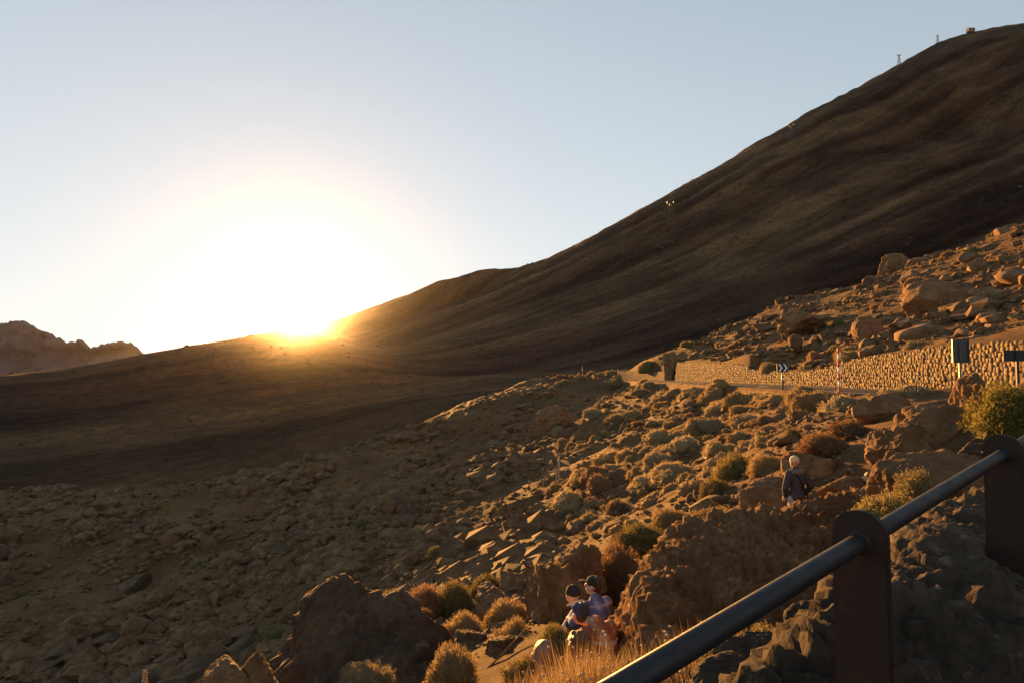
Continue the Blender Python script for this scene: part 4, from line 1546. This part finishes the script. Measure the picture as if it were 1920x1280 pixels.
def tower(px, ybase, ytop, label, skyline):
    if skyline:
        best, by = None, 0
        for Y in np.arange(1000, 1800, 8.0):        # the crest on this line of sight
            x = P(px, 600, Y)[0]
            e = far_at(x, Y) / Y
            if best is None or e > best:
                best, by = e, Y
        b = np.array([P(px, 600, by)[0], by, far_at(P(px, 600, by)[0], by)])
    else:
        b = hit_far(px, ybase)
        b[2] = far_at(b[0], b[1])
    H = (P(px, ytop, b[1])[2] - b[2]) if not skyline else (ybase - ytop) * b[1] / F
    o = empty('cable_car_tower', (b[0], b[1], b[2] - 1.0))
    props(o, label, 'cable tower', 'cable car towers on the volcano')
    H += 1.0
    w0, w1 = H * .13, H * .035
    cs = [(-1, -1), (1, -1), (1, 1), (-1, 1)]
    for cx, cy in cs:
        v, f = bar((cx * w0, cy * w0, 0), (cx * w1, cy * w1, H * .88), H * .012)
        link('leg', mesh_np('leg', v, f, M_TOWER), o)
    VV, FF, b0 = [], [], 0
    nl = 6
    for i in range(nl):
        t0, t1 = i / nl * .88, (i + 1) / nl * .88
        for k in range(4):
            k2 = (k + 1) % 4
            wA, wB = w0 + (w1 - w0) * i / nl, w0 + (w1 - w0) * (i + 1) / nl
            for (p, q) in (((cs[k][0] * wA, cs[k][1] * wA, H * t0), (cs[k2][0] * wB, cs[k2][1] * wB, H * t1)), ((cs[k2][0] * wA, cs[k2][1] * wA, H * t0), (cs[k][0] * wB, cs[k][1] * wB, H * t1))):
                v, f = bar(p, q, H * .006)
                VV.append(v); FF.append(f + b0); b0 += len(v)
    link('lattice', mesh_np('lattice', np.concatenate(VV), np.concatenate(FF), M_TOWER), o)
    bm = bmesh.new()
    box(bm, (0, 0, H * .91), (H * .34, H * .05, H * .05)); box(bm, (-H * .15, 0, H * .96), (H * .05, H * .12, H * .06)); box(bm, (H * .15, 0, H * .96), (H * .05, H * .12, H * .06)); box(bm, (0, 0, H * .86), (H * .12, H * .08, H * .08))
    link('crossarm', bm_mesh('crossarm', bm, M_TOWER), o)


tower(1700, 101, 82, 'cable car tower on the skyline, lower of the two against the sky', True)
tower(1775, 69, 54, 'cable car tower on the skyline, higher of the two near the summit hut', True)
tower(1258, 418, 378, 'cable car tower on the dark flank, lowest one', False)
tower(1484, 264, 233, 'cable car tower on the dark flank, between the lowest one and the skyline', False)
hp = None
for Y in np.arange(1000, 1800, 8.0):
    x = P(1820, 60, Y)[0]
    e = far_at(x, Y) / Y
    if hp is None or e > hp[0]:
        hp = (e, x, Y)
hut = empty('hut', (hp[1], hp[2], far_at(hp[1], hp[2]) - 1))
props(hut, 'small hut standing on the volcano skyline right of the upper tower', 'hut')
bm = bmesh.new(); box(bm, (0, 0, 4), (13, 9, 8))
link('wall', bm_mesh('wall', bm, M_HUT), hut)
bm = bmesh.new()
vv = [bm.verts.new(p) for p in [(-7, -5, 8), (7, -5, 8), (7, 5, 8), (-7, 5, 8), (-7, 0, 11), (7, 0, 11)]]
for q in ((0, 1, 5, 4), (2, 3, 4, 5), (0, 4, 3), (1, 2, 5), (3, 2, 1, 0)):
    bm.faces.new([vv[i] for i in q])
link('roof', bm_mesh('roof', bm, M_HUT), hut)


# ================================================================== PEOPLE
M_SKIN = plain_mat('skin', (.50, .27, .17), .55, .35, .12, 40)
M_SKIN2 = plain_mat('skin_fair', (.34, .15, .08), .5, .35, .12, 40)
M_EYE = plain_mat('eye', (.10, .07, .05), .2, .5, .1, 40)


def strand_mat(name, c0, c1):
    m, nt, b = new_mat(name, .5, .4)
    n = tex(nt, 30, 4, .6, stretch=(6, 6, .7))
    nt.links.new(ramp(nt, n, [(.3, c0), (.7, c1)]), b.inputs['Base Color'])
    bump(nt, b, n, .8, .012)
    return m


def plaid_mat(name, base, dark, light, scale=1.0):
    m, nt, b = new_mat(name, .9, .1)
    tc = nt.nodes.new('ShaderNodeTexCoord').outputs['Object']
    sx = nt.nodes.new('ShaderNodeSeparateXYZ')
    nt.links.new(tc, sx.inputs[0])

    def band(sock, freq, lo, hi, ph):
        a = nt.nodes.new('ShaderNodeMath'); a.operation = 'MULTIPLY_ADD'
        nt.links.new(sock, a.inputs[0]); a.inputs[1].default_value = freq * scale; a.inputs[2].default_value = ph
        f = nt.nodes.new('ShaderNodeMath'); f.operation = 'FRACT'
        nt.links.new(a.outputs[0], f.inputs[0])
        r = ramp(nt, f.outputs[0], [(lo - .02, (0, 0, 0)), (lo, (1, 1, 1)), (hi, (1, 1, 1)), (hi + .02, (0, 0, 0))])
        return r
    x, z = sx.outputs[0], sx.outputs[2]
    col = mixc(nt, .0, base, base)
    for sock, ph in ((x, .1), (z, .35)):
        k = nt.nodes.new('ShaderNodeMath'); k.operation = 'MULTIPLY'; k.inputs[1].default_value = .6
        nt.links.new(band(sock, 6.0, .1, .55, ph), k.inputs[0])
        col = mixc(nt, k.outputs[0], col, dark)
        k = nt.nodes.new('ShaderNodeMath'); k.operation = 'MULTIPLY'; k.inputs[1].default_value = .55
        nt.links.new(band(sock, 6.0, .70, .84, ph), k.inputs[0])
        col = mixc(nt, k.outputs[0], col, light)
    nt.links.new(col, b.inputs['Base Color'])
    n = tex(nt, 9, 4, .6)
    bump(nt, b, n, .6, .04)
    return m


def cloth_mat(name, c, var=.3):
    m, nt, b = new_mat(name, .9, .1)
    n = tex(nt, 8, 5, .6)
    nt.links.new(ramp(nt, n, [(.3, tuple(x * (1 - var) for x in c)), (.7, tuple(min(1, x * (1 + var)) for x in c))]), b.inputs['Base Color'])
    pv = bump(nt, b, n, .8, .05)
    bump(nt, b, tex(nt, 22, 3, .5), .5, .015, pv)
    return m


DG = None


def blob(name, caps, ells, voxel, mat, parent, smooth=4, disp=None):
    """one continuous surface around tapered capsules and ellipsoids"""
    v0, f0 = ico(2)
    V, Fc, b = [], [], 0

    def put(c, r):
        nonlocal b
        V.append(v0 * np.asarray(r) + np.asarray(c)); Fc.append(f0 + b); b += len(v0)
    for p, r0, q, r1 in caps:
        p, q = np.array(p, float), np.array(q, float)
        L = np.linalg.norm(q - p)
        n = max(2, int(L / (min(r0, r1) * .45)) + 1)
        for i in range(n + 1):
            t = i / n
            put(p + (q - p) * t, r0 + (r1 - r0) * t)
    for c, r in ells:
        put(c, r)
    me = mesh_np(name, np.concatenate(V), np.concatenate(Fc))
    tmp = bpy.data.objects.new('tmp', me)
    COL.objects.link(tmp)
    m = tmp.modifiers.new('r', 'REMESH'); m.mode = 'VOXEL'; m.voxel_size = voxel
    s = tmp.modifiers.new('s', 'SMOOTH'); s.iterations = smooth; s.factor = .5
    dg = bpy.context.evaluated_depsgraph_get()
    ev = tmp.evaluated_get(dg)
    out = bpy.data.meshes.new_from_object(ev)
    bpy.data.objects.remove(tmp, do_unlink=True)
    if disp:
        co = np.empty(len(out.vertices) * 3); out.vertices.foreach_get('co', co); co = co.reshape(-1, 3)
        nr = np.empty(len(out.vertices) * 3); out.vertices.foreach_get('normal', nr); nr = nr.reshape(-1, 3)
        co = co + nr * disp(co)[:, None]
        out.vertices.foreach_set('co', co.ravel())
    out.name = name
    out.materials.clear(); out.materials.append(mat)
    out.polygons.foreach_set('use_smooth', [True] * len(out.polygons))
    return link(name, out, parent)


def mirror(p):
    return (-p[0], p[1], p[2])


def sit_pose(lean=.25, side=0.0):
    J = {'pelvis': (0, 0, .10), 'waist': (0, .02 + lean * .12, .27), 'chest': (side * .4, lean * .42, .45), 'neck': (side * .8, lean * .68, .62), 'head': (side, lean * .85 + .04, .775),
         'sh': (.165, lean * .58, .555), 'el': (.255, .14 + lean * .55, .33), 'wr': (.17, .34 + lean * .4, .30), 'hd': (.15, .41 + lean * .4, .30),
         'hip': (.095, 0, .08), 'kn': (.15, .42, .26), 'an': (.14, .52, -.14), 'toe': (.15, .66, -.18)}
    return J


def stand_pose():
    return {'pelvis': (0, 0, .95), 'waist': (0, .01, 1.10), 'chest': (0, .0, 1.28), 'neck': (0, .01, 1.46), 'head': (0, .05, 1.62),
            'sh': (.17, 0, 1.40), 'el': (.29, -.06, 1.14), 'wr': (.20, .08, .95), 'hd': (.19, .13, .91),
            'hip': (.095, 0, .92), 'kn': (.11, .02, .50), 'an': (.11, -.02, .09), 'toe': (.13, .13, .04)}


def person(label, loc, yaw, J, top, bottom, skin=None, hair=None, hat=None, head_yaw=0.0, top_r=1.0, extra=None, visor=None):
    skin = skin or M_SKIN
    root = empty('person', loc)
    root.rotation_euler = (0, 0, yaw)
    props(root, label, 'person')
    g = lambda k, s=1: (J[k][0] * s if k in ('sh', 'el', 'wr', 'hd', 'hip', 'kn', 'an', 'toe') else J[k][0], J[k][1], J[k][2])
    off = np.array(J['chest']) * np.array([1, 0, 0])

    def arm(k, s):
        p = np.array(g(k, s))
        return tuple(p + (off if k in ('sh', 'el') else 0))
    caps, ells = [], []
    H = np.array(J['head'])
    caps += [(J['pelvis'], .125, J['waist'], .11), (J['waist'], .11, J['chest'], .125), (J['chest'], .12, J['neck'], .058), (J['neck'], .054, tuple(H - np.array([0, .01, .06])), .052)]
    for s in (-1, 1):
        caps += [(tuple(np.array(J['chest']) + np.array([0, 0, .06])), .075, arm('sh', s), .06), (arm('sh', s), .055, arm('el', s), .042), (arm('el', s), .041, g('wr', s), .028),
                 (g('hip', s), .085, g('kn', s), .058), (g('kn', s), .057, g('an', s), .038), (g('an', s), .038, g('toe', s), .03)]
        w, h = np.array(g('wr', s)), np.array(g('hd', s))
        d = (h - w) / (np.linalg.norm(h - w) + 1e-6)
        lat = np.cross(d, (0, 0, 1.0)); lat /= np.linalg.norm(lat) + 1e-6
        caps.append((tuple(w), .026, tuple(h), .030))
        for k, (o_, L) in enumerate(((-.028, .062), (-.010, .075), (.009, .072), (.027, .055))):
            b0 = h + lat * o_
            b1 = b0 + d * L * .5 + np.array([0, 0, -.008]); b2 = b1 + d * L * .4 + np.array([0, 0, -.03])
            caps += [(tuple(b0), .0105, tuple(b1), .0095), (tuple(b1), .0095, tuple(b2), .0085)]
        th = w + (h - w) * .5
        caps += [(tuple(th), .012, tuple(th - lat * s * .045 + d * .03), .0105)]
    # head, turned on the neck
    R = np.array(Matrix.Rotation(head_yaw, 3, 'Z'))
    hp = lambda x, y, z: tuple(H + R @ np.array([x, y, z]))
    hs = []
    ells += [(hp(0, -.015, .025), (.078, .092, .095)), (hp(0, .02, -.035), (.064, .075, .085)), (hp(0, .055, -.085), (.03, .03, .028)), (hp(0, .098, -.012), (.013, .020, .020)), (hp(0, .095, .012), (.010, .014, .026)),
             (hp(0, .082, -.055), (.026, .014, .012)), (hp(.083, -.012, -.012), (.016, .026, .036)), (hp(-.083, -.012, -.012), (.016, .026, .036)), (hp(.032, .078, .018), (.02, .014, .01)), (hp(-.032, .078, .018), (.02, .014, .01))]
    body = blob('body', caps, ells, .0125, skin, root, 3)
    v0, f0 = ico(2)
    for s in (-1, 1):
        e = link('eye', mesh_np('eye', v0 * .012 + np.array(hp(.032 * s, .079, .004)), f0, M_EYE, True), root)
    # clothes
    e_ = .022
    wr = lambda V: fbm(V * 7.0, 3, 901) * .012
    tc = [(J['pelvis'], .14 * top_r + e_, J['waist'], .125 * top_r + e_), (J['waist'], .125 * top_r + e_, J['chest'], .135 * top_r + e_), (J['chest'], .13 * top_r + e_, tuple(np.array(J['neck']) + np.array([0, 0, .015])), .058 + e_)]
    for s in (-1, 1):
        tc += [(tuple(np.array(J['chest']) + np.array([0, 0, .05])), .08 + e_, arm('sh', s), .062 + e_), (arm('sh', s), .06 + e_, arm('el', s), .05 + e_), (arm('el', s), .05 + e_, g('wr', s), .032 + e_ * .8)]
    blob('top', tc, [], .016, top, root, 5, wr)
    bc = [(tuple(np.array(J['pelvis']) - np.array([0, 0, .01])), .135, tuple(np.array(J['pelvis']) + np.array([0, 0, .06])), .13)]
    for s in (-1, 1):
        bc += [(g('hip', s), .10, g('kn', s), .073), (g('kn', s), .072, g('an', s), .055)]
    blob('trousers', bc, [], .018, bottom, root, 5, wr)
    for s in (-1, 1):
        blob('shoe', [(tuple(np.array(g('an', s)) + np.array([0, -.03, -.05])), .045, tuple(np.array(g('toe', s)) + np.array([0, .02, -.01])), .04)], [], .014, M_BOOT, root, 3)
    if hair:
        kind, hm = hair
        if kind == 'short':
            he = [(hp(0, -.03, .045), (.088, .093, .090)), (hp(0, -.055, -.01), (.080, .065, .075))]
        elif kind == 'fluffy':
            he = [(hp(0, -.02, .045), (.100, .102, .092)), (hp(.03, -.06, -.01), (.09, .075, .10)), (hp(-.05, -.05, .0), (.07, .07, .10)), (hp(0, -.075, -.06), (.075, .05, .07))]
        elif kind == 'shaved':
            he = [(hp(0, -.018, .027), (.0795, .0925, .0965)), (hp(0, -.05, -.03), (.066, .058, .06))]
        else:
            he = [(hp(0, -.025, .04), (.092, .098, .092)), (hp(0, -.06, -.04), (.088, .06, .10)), (hp(0, -.07, -.12), (.075, .045, .09))]
        blob('hair', [], he, .011, hm, root, 2, lambda V: fbm(V * np.array([26, 26, 9.0]), 3, 77) * (.003 if kind == 'shaved' else .016))
    if hat:
        kind, hm = hat
        if kind == 'cap':
            h = blob('cap', [], [(hp(0, -.012, .055), (.093, .104, .078)), (hp(0, -.03, .02), (.09, .088, .05))], .011, hm, root, 3)
            v_ = blob('visor', [], [(hp(0, .12, .045), (.068, .075, .012))], .009, hm, h, 1)
        elif kind == 'beanie':
            blob('beanie', [], [(hp(0, -.015, .05), (.096, .106, .095)), (hp(0, -.015, .02), (.101, .110, .035))], .011, hm, root, 3, lambda V: fbm(V * 18, 3, 88) * .006)
    if extra:
        extra(root, J, hp)
    return root


M_BOOT = cloth_mat('boot', (.06, .05, .04))
M_JEAN = cloth_mat('grey_jeans', (.34, .33, .33))
M_JEANB = cloth_mat('pale_blue_jeans', (.36, .39, .44))
M_DKTROU = cloth_mat('dark_trousers', (.06, .06, .07))
M_PARKA = cloth_mat('dark_parka', (.055, .06, .065))
M_HOOD = cloth_mat('grey_hood', (.15, .13, .125))
M_DENIM = cloth_mat('pale_denim', (.42, .42, .44))
M_NAVY = cloth_mat('navy_cap', (.05, .06, .12))
M_DKCAP = cloth_mat('dark_cap', (.035, .03, .03))
M_BLK = cloth_mat('black_cloth', (.02, .02, .02))
M_CREAM = cloth_mat('cream_knit', (.62, .48, .30))
M_PALE = cloth_mat('pale_top', (.50, .42, .36))
M_PLB = plaid_mat('blue_plaid', (.17, .20, .32), (.075, .08, .16), (.42, .36, .40), 1.0)
M_PLO = plaid_mat('orange_plaid', (.52, .20, .07), (.22, .07, .035), (.62, .48, .38), .8)
HAIR_BR = strand_mat('red_brown_hair', (.05, .018, .006), (.19, .072, .02))
M_STUB = strand_mat('cropped_hair', (.13, .065, .035), (.30, .16, .09))
HAIR_DK = strand_mat('dark_hair', (.02, .016, .013), (.06, .045, .035))


def seat(px, py, Y, J, yaw):
    """root position that puts the head of pose J at photo pixel (px, py)"""
    h = P(px, py, Y)
    R = np.array(Matrix.Rotation(yaw, 3, 'Z'))
    return tuple(h - R @ np.array(J['head']))


def parka_extra(root, J, hp):
    n = np.array(J['neck'])
    blob('hood', [], [(tuple(n + np.array([0, -.075, -.03])), (.155, .075, .085)), (tuple(n + np.array([.09, -.02, .0])), (.06, .08, .05)), (tuple(n + np.array([-.09, -.02, .0])), (.06, .08, .05))], .014, M_HOOD, root, 4, lambda V: fbm(V * 14, 3, 99) * .012)
    v, f = tube([(-.12, -.06, 1.47), (-.06, -.165, 1.34), (.03, -.175, 1.18), (.12, -.165, 1.02), (.17, -.12, .93)], [.018] * 5, 8)
    link('bag_strap', mesh_np('bag_strap', v * np.array([1, 1, 1]), f, M_BLK, True), root)


def mask_extra(root, J, hp):
    blob('face_mask', [], [(hp(0, .045, -.06), (.070, .062, .052))], .01, M_BLK, root, 2)
    blob('scarf', [], [(tuple(np.array(J['neck']) + np.array([0, .0, -.01])), (.10, .10, .06))], .013, M_BLK, root, 3)


J = stand_pose()
person('person standing behind the big outcrop in dark parka with cream knit hat, back turned', seat(1489, 866, 14, J, .25), .25, J, M_PARKA, M_JEAN, hat=('beanie', M_CREAM), hair=None, extra=parka_extra, top_r=1.12)
J = stand_pose()
person('person mostly hidden behind rocks, dark hair and black face mask, facing left', seat(1628, 897, 12.3, J, 1.1), 1.1, J, M_BLK, M_DKTROU, hair=('short', HAIR_DK), extra=mask_extra)
J = sit_pose(.12)
person('seated person in blue plaid shirt and dark peaked cap, right of the denim jacket', seat(1111, 1097, 9.0, J, .55), .55, J, M_PLB, M_DKTROU, hat=('cap', M_DKCAP), hair=('short', HAIR_DK), head_yaw=.6, top_r=1.08)
J = sit_pose(.35)
J['head'] = (0, .38, .74)
person('seated person in pale denim jacket and dark beanie, hand on knee', seat(1073, 1114, 9.5, J, .85), .85, J, M_DENIM, M_JEANB, hat=('beanie', M_DKCAP), hair=None)
J = sit_pose(.40, .0)
J['head'] = (-.05, .46, .68)
person('hunched person in orange plaid shirt and navy cap, below the denim jacket', seat(1087, 1149, 7.3, J, .6), .6, J, M_PLO, M_DKTROU, hat=('cap', M_NAVY), hair=('short', HAIR_DK), top_r=1.1)
J = sit_pose(.2)
person('seated person with fluffy red-brown hair behind the dry grass', seat(1084, 1211, 5.6, J, .4), .4, J, M_PALE, M_DKTROU, hair=('fluffy', HAIR_BR), skin=M_SKIN2)
J = sit_pose(.2)
person('bald person seated nearest the camera, seen from behind in the grass', seat(1021, 1229, 4.9, J, .2), .2, J, M_DKTROU, M_DKTROU, skin=M_SKIN2, head_yaw=-.35, hair=('shaved', M_STUB))
